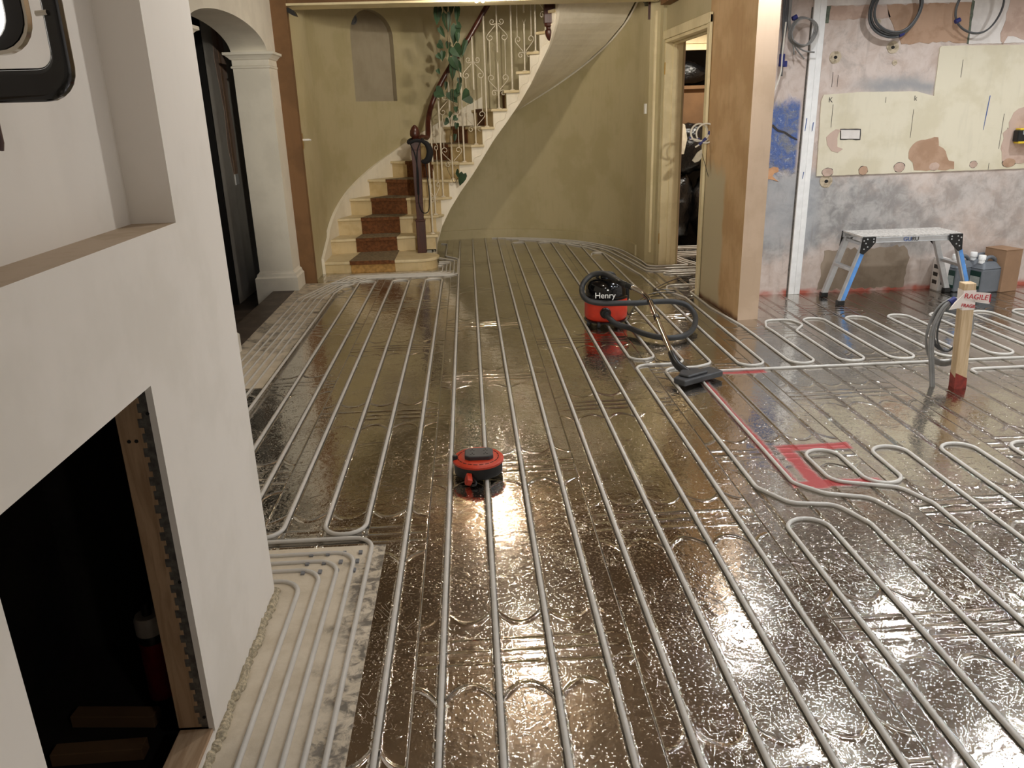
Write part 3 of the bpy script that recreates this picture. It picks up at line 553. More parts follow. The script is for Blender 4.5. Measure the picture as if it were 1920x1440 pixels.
# white vertical trunking on the wall
tr = thing('cable_trunking', 'tall white twin cable trunking running down the stripped kitchen wall', 'trunking')
p = MB(); p.prism_xz([(2.474, 2.42), (2.519, 2.42), (2.513, 0.0), (2.468, 0.0)], BW - 0.02, BW - 0.0005); p.build('trunking_strip', MT['white'], tr, bevel=0.002)
p = MB(); p.prism_xz([(2.5205, 2.42), (2.565, 2.42), (2.558, 0.0), (2.5145, 0.0)], BW - 0.018, BW - 0.0005); p.build('trunking_strip', MT['white'], tr, bevel=0.002)
p = MB(); p.prism_xz([(2.463, 2.05), (2.474, 2.05), (2.468, 0.0), (2.457, 0.0)], BW - 0.004, BW - 0.0003); p.build('wall_gap', MT['bead'], tr)
for x, z, l in [(2.487, 1.31, .09), (2.54, 1.28, .06), (2.50, 0.93, .05)]: p = MB(); p.prism_xz([(x, z), (x + .006, z), (x, z - l), (x - .004, z - l)], BW - .0215, BW - .0201); p.build('ink_mark', MT['blueink'], tr)

# dried foam bead at the foot of the chimney wall
path = [(XL + 0.006 + 0.004 * math.sin(y * 37), y, 0.008 + 0.003 * math.sin(y * 61)) for y in [1.2 + i * 0.012 for i in range(81)]]
tag(MB().tube(path, lambda t: 0.009 + 0.005 * abs(math.sin(t * 71)) + 0.003 * math.sin(t * 177), 8).build('foam_bead', MT['foam'], smooth=True), 'crusty beige foam bead along the foot of the white chimney wall', 'foam')

# ---------------------------------------------------------------- heating pipes
def g(k): return 0.0215 + 0.1485 * k
PZ, PR = 0.0055, 0.0078
def pipe(pts, label, r=0.0742, group='white heating pipes clipped over the foil floor', rad=PR, z=PZ):
    P = fillet([(x, y, z) for x, y in pts], r, 9)
    return tag(MB().tube(P, rad, 10, up=(0, 0, 1)).build('heating_pipe', MT['pipe'], smooth=True), label, 'pipe', group)
B = -1.6
pipe([(g(-7), 2.3), (g(-7), 7.1), (g(-6), 7.1), (g(-6), 2.5), (g(-5), 2.5), (g(-5), 7.1), (g(-4), 7.1), (g(-4), 2.5), (g(-3), 2.5), (g(-3), 7.1), (g(-2), 7.1), (g(-2), B)],
     'white heating pipe looping back and forth between the stair foot and the chimney wall')
pipe([(-1.16, 2.3), (-1.16, 6.55), (-1.12, 6.8), (-1.04, 6.92), (-1.08, 7.0), (-1.26, 6.98)], 'white heating pipe along the edge of the pale strip, hooking round short of the stairs', 0.06, z=0.0205)
stair_names = ['innermost', 'second', 'middle', 'fourth', 'outermost']
for i in range(5):
    x = -1.245 - 0.05 * i; yb = 7.235 + 0.034 * i; xr_ = -0.14 - 0.036 * i
    top = [(-0.27, 8.3), (-0.27, 9.1), (-0.34, 9.15)] if i == 0 else ([(-0.34, 8.2), (-0.42, 8.7), (-0.42, 9.1)] if i == 1 else [(-0.33, 8.15 - 0.1 * i)])
    pipe([(x, 2.3), (x, 6.45), (-1.14 - 0.04 * i, 6.95), (-0.95 - 0.05 * i, yb), (xr_ - 0.05, yb), (xr_, yb + 0.06), (xr_, 8.1 - 0.09 * i)] + top,
         stair_names[i] + ' of five white pipes crossing the pale strip and rounding the stair foot', 0.05, 'five pipes bundled round the stair foot', 0.0068)
for k, t in [(-1, 9.28), (0, 9.42), (1, 9.44), (2, 9.42)]:
    nm = {-1: 'just left of the cable reel', 0: 'under the cable reel', 1: 'first right of the cable reel', 2: 'second right of the cable reel'}[k]
    pipe([(g(k), B), (g(k), t)], 'straight white pipe ' + nm + ', running to the curved wall')
pipe([(g(3), B), (g(3), 9.06), (g(4), 9.06), (g(4), B)], 'white pipe with its bend at the curved wall, third from the cable reel')
pipe([(g(5), B), (g(5), 9.0), (g(6), 9.0), (g(6), 4.4), (g(7), 4.4), (g(7), 8.85), (g(8), 8.85), (g(8), 4.295), (g(6), 4.295), (g(6), B)], 'white pipe passing under the red vacuum cleaner and doubling back beside its head')
pipe([(1.24, 8.08), (1.27, 8.19), (g(9) + .01, 8.15), (g(9), 7.8), (g(9), 4.27), (1.25, 4.215), (g(7) + .0, 4.215), (g(7), 2.7), (1.14, 2.56), (1.30, 2.53), (g(9), 2.38), (g(9), B)], 'white pipe bending under the vacuum head and swinging right past the red paint')
pipe([(1.0, 8.92), (1.25, 8.52), (1.38, 8.1), (1.44, 7.5), (g(10), 6.9), (g(10), 4.2), (g(11), 4.2), (g(11), 5.95), (1.57, 6.2), (1.62, 6.42), (2.6, 6.42)], 'white pipe from the curved wall that bends at the column and enters the doorway')
pipe([(2.6, 6.28), (1.86, 6.28), (1.745, 6.15), (1.745, 5.6), (1.80, 5.05), (g(12), 4.8), (g(12), 4.2), (g(13), 4.2), (g(13), 4.88), (1.945, 5.0), (2.0, 5.17), (2.17, 5.17), (2.205, 5.02), (g(14), 4.88), (g(14), 4.2), (g(15), 4.2), (g(15), 5.18), (g(16), 5.18), (g(16), 4.2), (g(17), 4.2), (g(17), 5.18), (g(18), 5.18), (g(18), 4.2), (g(19), 4.2), (g(19), 5.18), (g(20), 5.18), (g(20), 4.2), (g(21), 4.2), (g(21), 5.18), (g(22), 5.18), (g(22), 4.2), (g(23), 4.2), (g(23), 5.18), (g(24), 5.18), (g(24), 4.2), (g(25), 4.2), (g(25), 5.18), (g(26), 5.18), (g(26), 4.0)],
     'white pipe snaking in short loops before the step platform and the post')
pipe([(4.9, 4.13), (1.215, 4.13), (1.215, 2.72), (1.30, 2.62), (1.45, 2.57), (g(10), 2.40), (g(10), B)], 'white pipe running straight across behind the post, then down along the red paint')
pipe([(4.9, 3.97), (2.7, 3.97), (2.7, 3.9)], 'short straight white pipe crossing the floor to the right of the post')
pipe([(g(11), B), (g(11), 2.5), (1.60, 2.64), (1.37, 2.72), (1.365, 3.015), (g(10), 3.015), (g(10), 2.68), (g(11), 2.68), (g(11), 3.02), (g(12), 3.02), (g(12), B)], 'white pipe making an S-bend inside the red painted bracket')
pipe([(g(13), B), (g(13), 3.015), (g(14), 3.015), (g(14), B)], 'white pipe with a bend short of the foot of the post')
pipe([(g(15), B), (g(15), 3.0), (g(16), 3.0), (g(16), B)], 'white pipe at the picture edge with a bend before the post')
pipe([(g(17), B), (g(17), 3.0), (g(18), 3.0), (g(18), B)], 'white pipe loop beyond the picture edge beside the post')
pipe([(g(7), B), (g(7), 2.44), (g(8), 2.44), (g(8), B)], 'white pipe with a rounded bend just below the red painted bracket')
for i in range(3):
    r = CR - 0.06 - 0.075 * i
    P = [(CX - r * math.cos(math.radians(t)), CY + r * math.sin(math.radians(t))) for t in range(95 + 7 * i, 176, 5)]
    pipe(P + [(1.66 - 0.06 * i, 7.55), (1.66 - 0.03 * i, 7.3 - 0.13 * i), (1.95, 7.3 - 0.13 * i), (2.05 + 0.1 * i, 7.28 - 0.10 * i), (1.98 + 0.05 * i, 7.55), (2.02, 7.8 + .1 * i), (2.9, 7.85 + 0.1 * i)],
         ['outermost', 'middle', 'innermost'][i] + ' of three pipes hugging the curved wall and turning into the doorway', 0.09, 'pipes hugging the curved hall wall', 0.0068)
for y, x0, nm in [(6.93, 1.72, 'farther'), (6.58, 1.86, 'nearer')]: pipe([(2.7, y + .05), (x0, y + .05), (x0, y - .05), (2.7, y - .05)], nm + ' of two hairpin pipes poking out of the doorway floor', 0.05, 'hairpin pipes in the doorway', 0.0068)
pipe([(3.0, 8.25), (2.15, 8.25), (2.15, 8.35), (3.0, 8.35)], 'hairpin pipe on the store room floor before the black bags', 0.05, 'hairpin pipes in the doorway', 0.0068)
for i in range(5):
    x = [-0.588, -0.535, -0.485, -0.437, -0.387][i]; y = [2.215, 2.275, 2.325, 2.375, 2.47][i]
    pipe([(-1.0, y), (x, y), (x, B)], ['innermost', 'second from the wall', 'middle', 'fourth from the wall', 'outermost'][i] + ' of five pipes turning the corner of the chimney wall', 0.075, 'five pipes rounding the chimney wall')
# foil-covered clip stubs at the top of the pale panel
cl = MB()
for k in range(4):
    for j in range(3): cl.box(-0.60 + 0.055 * k + 0.004 * j, -0.588 + 0.055 * k + 0.004 * j, 2.25 + 0.055 * j, 2.27 + 0.055 * j, 0.002, 0.009)
cl.build('pipe_clip', MT['greypl'], FLOOR)

# ---------------------------------------------------------------- staircase
TH = [-6, 3, 13.9, 25.4, 38.1, 51.1, 63.8, 76.5, 89, 101.5, 114, 126.5, 139, 151.5, 164, 176]
ZN = [0.11] + [0.256 + 0.171 * i for i in range(15)]
IN = [(-0.40, 7.78), (-0.361, 8.13), (-0.352, 8.33), (-0.296, 8.42), (-0.203, 8.45), (-0.086, 8.46), (0.048, 8.46), (0.166, 8.46), (0.282, 8.45), (0.42, 8.42), (0.548, 8.37), (0.655, 8.3), (0.745, 8.22), (0.83, 8.12), (0.88, 8.0), (0.90, 7.9)]
OUT = [cyl(t, CR - 0.03) for t in TH]
def zline(t):
    for i in range(len(TH) - 1):
        if t <= TH[i + 1] or i == len(TH) - 2: return ZN[i] + (ZN[i + 1] - ZN[i]) * (t - TH[i]) / (TH[i + 1] - TH[i])
ST = thing('staircase', 'cream painted curved staircase with a brown carpet runner, rising along the round wall', 'staircase')
def lerp2(a, b, t): return (a[0] + (b[0] - a[0]) * t, a[1] + (b[1] - a[1]) * t)
def nosed(i, over=0.025, side=0.03):
    i0, o0, i1, o1 = Vector(IN[i]), Vector(OUT[i]), Vector(IN[i + 1]), Vector(OUT[i + 1])
    e = (i0 - o0).normalized(); nrm = Vector((e.y, -e.x))
    if nrm.dot((i1 + o1) / 2 - (i0 + o0) / 2) > 0: nrm = -nrm
    return [tuple(o0 + nrm * over), tuple(i0 + nrm * over + e * side), tuple(i1 + e * side), tuple(i1), tuple(o1)], (i0, o0, nrm, e)
arc = [(-0.515 + 0.20 * math.sin(math.radians(a)), 7.735 - 0.20 * math.cos(math.radians(a))) for a in range(0, 181, 12)]
T1 = [(-1.405, 7.56)] + arc + [(-0.45, 8.13), OUT[1], (-1.41, 7.8)]
MB().prism(T1, ZN[0] - 0.03, ZN[0]).build('tread', MT['treadtop'], ST, bevel=0.008)
arc2 = [(-0.515 + 0.178 * math.sin(math.radians(a)), 7.735 - 0.178 * math.cos(math.radians(a))) for a in range(0, 181, 12)]
MB().prism([(-1.40, 7.582)] + arc2 + [(-0.45, 8.1), (-1.40, 8.0)], 0, ZN[0] - 0.03).build('riser', MT['treadp'], ST)
for i in range(1, 15):
    poly, (i0, o0, nrm, e) = nosed(i)
    MB().prism(poly, ZN[i] - 0.026, ZN[i]).build('tread', MT['treadtop'], ST, bevel=0.006)
    a, b = i0, o0; c, d = i0 - nrm * 0.018, o0 - nrm * 0.018
    MB().prism([tuple(a), tuple(b), tuple(d), tuple(c)], ZN[i - 1] - 0.001, ZN[i] - 0.026).build('riser', MT['treadp'], ST)
# inner (open) string, cut under the treads, and the soffit
sp = MB(); sof = MB(); scr = MB()
def low(i, f=0): z = ZN[i] + (ZN[min(i + 1, 15)] - ZN[i]) * f - 0.30; return max(0.0, z)
for i in range(0, 15):
    for s in range(4):
        f0, f1 = s / 4, (s + 1) / 4; a, b = lerp2(IN[i], IN[i + 1], f0), lerp2(IN[i], IN[i + 1], f1); zt = ZN[i] - 0.026 if i else ZN[0] - .03
        c, d = lerp2(OUT[i], OUT[i + 1], f0), lerp2(OUT[i], OUT[i + 1], f1)
        da, db = lerp2(a, c, 0.03), lerp2(b, d, 0.03); za, zb = low(i, f0), low(i, f1)
        if zt > max(za, zb): sp.add([(a[0], a[1], za), (b[0], b[1], zb), (b[0], b[1], zt), (a[0], a[1], zt), (da[0], da[1], za), (db[0], db[1], zb), (db[0], db[1], zt), (da[0], da[1], zt)], [(0, 1, 2, 3), (5, 4, 7, 6), (0, 4, 5, 1), (3, 2, 6, 7)])
        if za > 0 and i >= 1: sof.quad((a[0], a[1], za + .005), (b[0], b[1], zb + .005), (d[0], d[1], zb + 0.035), (c[0], c[1], za + 0.035))
sp.build('inner_string', MT['soffit'], ST); sof.build('soffit', MT['soffit'], ST, smooth=True)
for i in range(6, 14):      # scroll brackets under the tread ends
    a, b = Vector(IN[i]), Vector(IN[i + 1]); t = (b - a); outw = Vector((t.y, -t.x)).normalized()
    if outw.dot(a - Vector((CX, CY))) > 0: outw = -outw
    pts = []
    for f, dz in [(0.0, -0.04), (0.10, -0.06), (0.12, -0.09), (0.3, -0.11), (0.6, -0.12), (0.85, -0.145), (0.9, -0.18), (1.0, -0.19)]:
        q = b.lerp(a, f) + outw * 0.003; pts.append((q.x, q.y, ZN[i] + dz))
    scr.tube(pts, 0.005, 6)
scr.build('scroll_bracket', MT['soffit'], ST, smooth=True)
os_ = MB(); tt = [-9 + i * 3 for i in range(35)]
def strp(t): return cyl(t, CR - 0.002) if t > 0 else (-1.427, CY - 0.40 * (-t) / 9 - 0.0)
def strq(t): return cyl(t, CR - 0.034) if t > 0 else (-1.40, CY - 0.40 * (-t) / 9 - 0.0)
for t0, t1 in zip(tt, tt[1:]):
    za, zb = zline(max(t0, -9)) + 0.085, zline(t1) + 0.085
    if t0 < 3: za = max(za, 0.0) ; 
    a, b, c, d = strp(t0), strp(t1), strq(t1), strq(t0); l0, l1 = max(0, za - 0.4), max(0, zb - 0.4)
    os_.add([(a[0], a[1], l0), (b[0], b[1], l1), (c[0], c[1], l1), (d[0], d[1], l0), (a[0], a[1], za), (b[0], b[1], zb), (c[0], c[1], zb), (d[0], d[1], za)], [(4, 5, 6, 7), (3, 2, 6, 7), (0, 1, 2, 3), (0, 4, 7, 3), (1, 2, 6, 5)])
os_.build('outer_string', MT['soffit'], ST, smooth=True)
MB().tube([cyl(t, CR - 0.006) + (zline(t) - 0.262,) for t in range(94, 177, 3)], 0.011, 8).build('soffit_bead', MT['soffit'], ST, smooth=True)
# carpet runner folded over the steps
CA = thing('stair_carpet', 'worn brown carpet runner folded down the middle of the curved stairs', 'carpet')
F0, F1 = 0.24, 0.63
MB().box(-1.155, -0.735, 7.560, 7.583, 0.0, ZN[0] - 0.03).build('carpet_riser', MT['carpetworn'], CA)['label'] = 'tan worn carpet on the lowest riser'
MB().prism([(-1.165, 7.548), (-0.735, 7.530), (-0.735, 8.1), (-1.12, 8.06)], ZN[0], ZN[0] + 0.007).build('carpet_tread', MT['carpettop'], CA)
MB().box(-1.16, -0.735, 7.532, 7.555, ZN[0] - 0.03, ZN[0] + 0.004).build('carpet_nosing', MT['carpet'], CA)
for i in range(1, 12):
    i0, o0, i1, o1 = Vector(IN[i]), Vector(OUT[i]), Vector(IN[i + 1]), Vector(OUT[i + 1]); _, (_, _, nrm, e) = nosed(i)
    a, b = o0.lerp(i0, F0), o0.lerp(i0, F1); c, d = o1.lerp(i1, F0), o1.lerp(i1, F1)
    fa, fb = a + nrm * 0.03, b + nrm * 0.03
    MB().prism([tuple(fa), tuple(fb), tuple(d), tuple(c)], ZN[i], ZN[i] + 0.007).build('carpet_tread', MT['carpettop'], CA)
    n = MB(); n.prism([tuple(a + nrm * 0.0255), tuple(b + nrm * 0.0255), tuple(fb), tuple(fa)], ZN[i] - 0.03, ZN[i] + 0.004)
    n.prism([tuple(a), tuple(b), tuple(b + nrm * 0.008), tuple(a + nrm * 0.008)], ZN[i - 1] + 0.007, ZN[i] - 0.028); n.build('carpet_riser', MT['carpet'], CA)

# balustrade
BA = thing('balustrade', 'white scrolled iron balustrade with dark wood handrail and newel on the curved stairs', 'balustrade')
nx, ny, nz = -0.49, 7.95, ZN[0]
nw = MB(); nw.box(nx - 0.045, nx + 0.045, ny - 0.045, ny + 0.045, nz, 0.42); nw.box(nx - 0.05, nx + 0.05, ny - 0.05, ny + 0.05, 0.42, 0.435)
sq = [(0.034, 0.435), (0.036, 0.6), (0.045, 1.1), (0.047, 1.19)]
for (r0, z0), (r1, z1) in zip(sq, sq[1:]): nw.add([(nx - r0, ny - r0, z0), (nx + r0, ny - r0, z0), (nx + r0, ny + r0, z0), (nx - r0, ny + r0, z0), (nx - r1, ny - r1, z1), (nx + r1, ny - r1, z1), (nx + r1, ny + r1, z1), (nx - r1, ny + r1, z1)], [(0, 1, 5, 4), (1, 2, 6, 5), (2, 3, 7, 6), (3, 0, 4, 7), (4, 5, 6, 7)])
nw.build('newel_post', MT['mahog'], BA, bevel=0.004)
ac = [(0.02, 1.19), (0.03, 1.20), (0.034, 1.212), (0.046, 1.225), (0.049, 1.245), (0.045, 1.275), (0.03, 1.305), (0.012, 1.322), (0.002, 1.327)]
MB().lathe(ac, (nx, ny, 0), 20).build('newel_finial', MT['mahog'], BA, smooth=True)
dx, dy = 0.832, 8.12
dn = MB(); dn.box(dx - 0.05, dx + 0.05, dy - 0.05, dy + 0.05, 2.20, 3.3); dn.lathe([(0.05, 2.20), (0.045, 2.175), (0.028, 2.165), (0.026, 2.15), (0.04, 2.14), (0.043, 2.12), (0.036, 2.09), (0.02, 2.06), (0.002, 2.045)], (dx, dy, 0), 18); dn.build('landing_newel', MT['mahog'], BA, smooth=True, bevel=0.003)
hr = [(nx + 0.02, ny + 0.03, 1.19), (-0.43, 8.06, 1.215)] + [(IN[i][0] - 0.02, IN[i][1] + 0.04, ZN[i] + 0.955) for i in range(1, 15)]
RAIL = catmull(hr, 6)
MB().tube(RAIL, 0.027, 12, up=(0, 0, 1), flat=0.75).build('handrail', MT['mahog'], BA, smooth=True)
def spiral(cx, cz, r0, r1, a0, a1, n=16): return [(cx + (r0 + (r1 - r0) * i / n) * math.cos(math.radians(a0 + (a1 - a0) * i / n)), cz + (r0 + (r1 - r0) * i / n) * math.sin(math.radians(a0 + (a1 - a0) * i / n))) for i in range(n + 1)]
for i in range(1, 15):
    a, b = Vector(IN[i]), Vector(IN[i + 1]); t = (b - a).normalized(); q = a.lerp(b, 0.42); inn = Vector((-t.y, t.x))
    if inn.dot(q - Vector((CX, CY))) < 0: inn = -inn
    q = q + inn * 0.03; z0 = ZN[i]; zt = min(RAIL, key=lambda w_: (w_.x - q.x) ** 2 + (w_.y - q.y) ** 2).z - 0.008
    def W2(u, z): return (q.x + t.x * u, q.y + t.y * u, z0 + z)
    m = MB(); sc_ = i % 2 == 0; H = zt - z0
    if sc_:
        m.tube([W2(0, 0), W2(0, 0.43)], 0.0075, 8); m.tube([W2(0, 0.53), W2(0, H)], 0.0075, 8)
        m.tube([W2(0, 0.43), W2(0.022, 0.48), W2(0, 0.53), W2(-0.022, 0.48)], 0.0045, 6, closed=True)
    else: m.tube([W2(0, 0), W2(0, H)], 0.0085, 8)
    m.lathe([(0.026, 0), (0.024, 0.006), (0.012, 0.012)], (q.x, q.y, z0), 12)
    bo = m.build('baluster', MT['iron'], BA, smooth=True)
    if sc_:
        s = MB()
        for sx in (-1, 1):
            for up in (0, 1):
                def Q(u, z): return W2(sx * u, z if not up else 0.96 - z)
                path = spiral(0.045, 0.150, 0.010, 0.028, 90, 470) + [(0.012, 0.168), (0.02, 0.19), (0.075, 0.245)] + spiral(0.070, 0.292, 0.036, 0.011, -55, 330)
                path = [path[0]] + [path[k] for k in range(1, len(path))]
                s.tube([Q(u, z) for u, z in path], 0.0036, 6)
            s.tube([W2(sx * 0.078, 0.315), W2(sx * 0.078, 0.645)], 0.0036, 6)
        s.build('scroll', MT['iron'], bo, smooth=True)

# black bag straps hung on the newel
bs = thing('bag_strap', 'black bag with long straps hung over the dark stair newel', 'bag')
m = MB(); m.tube(catmull([(nx - 0.06, ny - 0.05, 1.165), (nx, ny - 0.062, 1.185), (nx + 0.06, ny - 0.05, 1.18), (nx + 0.06, ny + 0.05, 1.19), (nx, ny + 0.06, 1.2), (nx - 0.06, ny + 0.05, 1.185)], 6, True), 0.016, 8, closed=True)
m.tube(catmull([(nx + 0.05, ny - 0.055, 1.185), (nx + 0.11, ny - 0.06, 1.15), (nx + 0.135, ny - 0.06, 1.08), (nx + 0.115, ny - 0.06, 1.01), (nx + 0.075, ny - 0.06, 0.99), (nx + 0.05, ny - 0.06, 1.0)], 6), lambda t: 0.012 + 0.022 * math.sin(PI * t), 10)
m.build('padded_loop', MT['blackcloth'], bs, smooth=True)
m = MB()
for pth in [[(nx - 0.055, ny - 0.056, 1.17), (nx - 0.01, ny - 0.057, 1.06), (nx + 0.01, ny - 0.057, 0.9), (nx + 0.005, ny - 0.06, 0.68)], [(nx + 0.05, ny - 0.06, 1.17), (nx + 0.015, ny - 0.06, 1.08), (nx + 0.0, ny - 0.06, 0.88), (nx - 0.005, ny - 0.06, 0.70), (nx + 0.005, ny - 0.06, 0.68)]]: m.tube(catmull(pth, 8), 0.006, 6)
m.tube(catmull([(nx + 0.08, ny - 0.06, 1.0), (nx + 0.095, ny - 0.06, 0.85), (nx + 0.105, ny - 0.06, 0.65), (nx + 0.085, ny - 0.06, 0.52), (nx + 0.03, ny - 0.06, 0.51), (nx + 0.0, ny - 0.062, 0.6), (nx + 0.005, ny - 0.06, 0.7)], 8), 0.005, 6)
m.build('strap', MT['blackcloth'], bs, smooth=True)

# trailing pothos hung above the stairs
PL = thing('pothos_plant', 'green heart leaved pothos trailing past the handrail of the curved stairs', 'plant')
PYy = 8.14
def ppx(x, y):      # picture column and row on the plane the vines hang in
    d = (Rr * ((x - 960) / 1475.2) + Rd * ((y - 720) / 1475.2) + Rf); t = PYy / d.y; return Vector((d.x * t, PYy, 1.4 + d.z * t))
stems = [[(840, -40), (838, 40), (842, 110), (846, 180), (845, 240), (842, 275), (838, 310), (845, 330), (852, 343), (858, 334)], [(835, -40), (832, 20), (842, 70), (848, 120), (850, 200), (847, 250)], [(850, -40), (845, 30), (843, 60), (852, 90), (862, 150), (858, 210)], [(848, -40), (858, 15), (862, 30)], [(830, -40), (822, 10), (820, 30)]]
m = MB()
for s_ in stems: m.tube(catmull([ppx(*q) for q in s_], 6), 0.0028, 6)
m.build('vine_stem', MT['stem'], PL, smooth=True)
leaves = [(820, 27, 13, 24, 8), (838, 40, 16, 26, -5), (857, 26, 9, 22, 5), (853, 63, 15, 28, 12), (860, 48, 9, 9, -60), (828, 60, 8, 16, -30), (826, 85, 13, 12, -55), (840, 84, 9, 10, 20), (830, 104, 9, 14, 10), (823, 106, 8, 10, -40), (856, 96, 20, 18, -35), (846, 97, 12, 14, 30), (870, 90, 9, 26, 20), (852, 118, 15, 22, -25), (849, 132, 11, 26, 5), (860, 124, 10, 18, -20), (836, 160, 7, 12, 10), (824, 174, 18, 17, -60), (849, 181, 16, 20, -35), (857, 175, 14, 10, -70), (875, 182, 24, 15, 65), (860, 165, 8, 16, 15), (855, 205, 7, 9, 0), (838, 228, 12, 7, -70), (853, 222, 9, 8, 60), (856, 236, 8, 10, 10), (862, 152, 8, 12, -10), (844, 215, 6, 10, 20), (866, 335, 13, 20, 20), (858, 325, 14, 6, 80), (853, 258, 7, 12, 10), (822, 134, 6, 8, -30), (858, 70, 8, 14, 0), (835, 12, 9, 16, -15), (846, 15, 8, 18, 8), (834, -12, 13, 20, -20), (852, -10, 13, 20, 20)]
m = MB()
for (x, y, wx, ln, ang) in leaves:
    c = ppx(x, y); s = PYy / 1475; wd, L = wx * s * 1.15, ln * s * 1.1; yaw = random.uniform(-0.7, 0.7); th = math.radians(-ang); off = random.uniform(-0.03, 0.03)
    out = [(0, 0.42), (0.28, 0.55), (0.5, 0.35), (0.48, 0.05), (0.32, -0.25), (0.12, -0.48), (0, -0.62), (-0.12, -0.48), (-0.32, -0.25), (-0.48, 0.05), (-0.5, 0.35), (-0.28, 0.55)]
    def P3(u, v, d):
        X_, Z_ = u * wd, v * L; X2 = X_ * math.cos(th) - Z_ * math.sin(th); Z2 = X_ * math.sin(th) + Z_ * math.cos(th)
        return c + Vector((X2 * math.cos(yaw), off + X2 * math.sin(yaw) + d, Z2))
    vs = [P3(u, v, -abs(u) * wd * 0.35 + v * v * L * 0.15) for u, v in out] + [P3(0, 0.1, 0.004)] ; n = len(out)
    vs += [q + Vector((0, 0.0008, 0)) for q in vs]
    fs = [(k, (k + 1) % n, n) for k in range(n)] + [((k + 1) % n + n + 1, k + n + 1, 2 * n + 1) for k in range(n)] + [(k, k + n + 1, (k + 1) % n + n + 1, (k + 1) % n) for k in range(n)]
    m.add(vs, fs)
m.build('leaves', MT['leaf'], PL)
m = MB(); m.lathe([(0.07, 2.62), (0.10, 2.75), (0.105, 2.77), (0.09, 2.77), (0.085, 2.74)], ppx(840, 0)[:2] + (0,), 20)
q = ppx(840, 0)
for k in range(3): a = 2 * PI * k / 3; m.tube([(q.x + 0.1 * math.cos(a), q.y + 0.1 * math.sin(a), 2.76), (q.x, q.y, 3.6)], 0.002, 5)
m.tube([(q.x, q.y, 3.6), (q.x, q.y, 4.8)], 0.003, 5); m.build('hanging_pot', MT['white'], PL, smooth=True)

# hall bits
tag(MB().lathe([(0.055, 0), (0.055, 0.012), (0.042, 0.016), (0.040, 0.004), (0.022, 0.004), (0.020, 0.014), (0.002, 0.015)], (0, 0, 0), 20).build('niche_spotlight', MT['greypl']), 'small round grey fitting at the top of the arched hall niche', 'light fitting')
o = bpy.data.objects['niche_spotlight']; qx, qy = cyl(40.5, CR + 0.075); o.location = (qx, qy, 2.375); o.rotation_euler = Vector((math.cos(math.radians(40.5)), -math.sin(math.radians(40.5)), 0)).to_track_quat('Z', 'Y').to_euler()
pd = thing('pendant_lamp', 'lit pair of small bulbs hanging under the beam at the hall opening', 'lamp')
m = MB(); m.box(0.115, 0.20, 6.96, 7.04, 2.36, CEIL); m.tube([(0.130, 7.0, 2.36), (0.130, 7.0, 2.292)], 0.009, 10); m.tube([(0.182, 7.0, 2.36), (0.182, 7.0, 2.292)], 0.009, 10); m.build('lamp_holder', MT['chrome'], pd, smooth=True)
for x in (0.130, 0.182): MB().lathe([(0.006, 2.292), (0.011, 2.287), (0.012, 2.270), (0.010, 2.259), (0.004, 2.254)], (x, 7.0, 0), 14).build('bulb', MT['bulb'], pd, smooth=True)
sw = tag(MB().box(1.668, 1.680, 7.64, 7.71, 1.365, 1.455).build('wall_switch', MT['white'], bevel=0.003), 'small white switch on the hall wall left of the doorway', 'switch')
bk = thing('junction_box', 'black fitting with a red brown stem high on the hall wall beside the doorway', 'bracket')
m = MB(); m.box(1.64, 1.69, 7.62, 7.72, 2.31, 2.42); m.prism_yz([(7.60, 2.33), (7.74, 2.33), (7.70, 2.28), (7.64, 2.30)], 1.65, 1.68); m.build('black_body', MT['blackpl'], bk)
MB().box(1.662, 1.68, 7.585, 7.61, 2.16, 2.34).build('brown_stem', MT['mahog'], bk)
lb = tag(MB().prism_xz([(-1.435, 2.27), (-1.40, 2.27), (-1.36, 2.245), (-1.345, 2.205), (-1.38, 2.215), (-1.42, 2.24)], 7.16, 7.24).build('cable_clip', MT['blackpl']), 'black clip at the top corner of the hall opening beside the brown plaster nib', 'clip')
dh = thing('door_handle', 'brass plate with white lever handle on the cream wall beside the brown nib', 'door handle')
MB().box(-1.43, -1.422, 7.24, 7.29, 1.16, 1.29).build('plate', MT['brass'], dh, bevel=0.002)
MB().tube(catmull([(-1.422, 7.265, 1.235), (-1.385, 7.265, 1.235), (-1.375, 7.28, 1.235), (-1.375, 7.36, 1.23)], 5), 0.009, 8).build('lever', MT['white'], dh, smooth=True)

# ---------------------------------------------------------------- store room contents
MB_ = MB(); MB_.box(1.97, 3.38, 8.93, 9.24, 1.60, 1.635); tag(MB_.build('store_shelf', MT['carddark']), 'brown wooden shelf in the recess at the back of the store room', 'shelf')
tag(MB().box(1.98, 2.9, 8.97, 9.0, 1.0, 1.598).build('brown_board', MT['carddark']), 'brown board standing under the shelf at the back of the store room', 'board')
def lump(name, c, rx, ry, rz, mat, label, cat, group, amp=0.25, spikes=False):
    m = MB().ball(c, rx, ry, rz, 26, 18)
    for i, v in enumerate(m.v):
        d = Vector(v) - Vector(c); n = mnoise.noise(Vector(v) * 9) * amp + mnoise.noise(Vector(v) * 25) * amp * 0.35; k = 1 + n
        if v[2] < c[2] - rz * 0.8: k = min(k, 1)
        m.v[i] = tuple(Vector(c) + d * k)
    zmin = c[2] - rz
    m.v = [(x, y, max(z, zmin)) for x, y, z in m.v]
    return tag(m.build(name, mat, smooth=True), label, cat, group)
lump('bin_bag', (2.30, 8.86, 0.36), 0.20, 0.17, 0.355, MT['bag'], 'shiny black bin bag on the store room floor, lowest of its stack', 'bin bag', 'black bin bags in the store room')
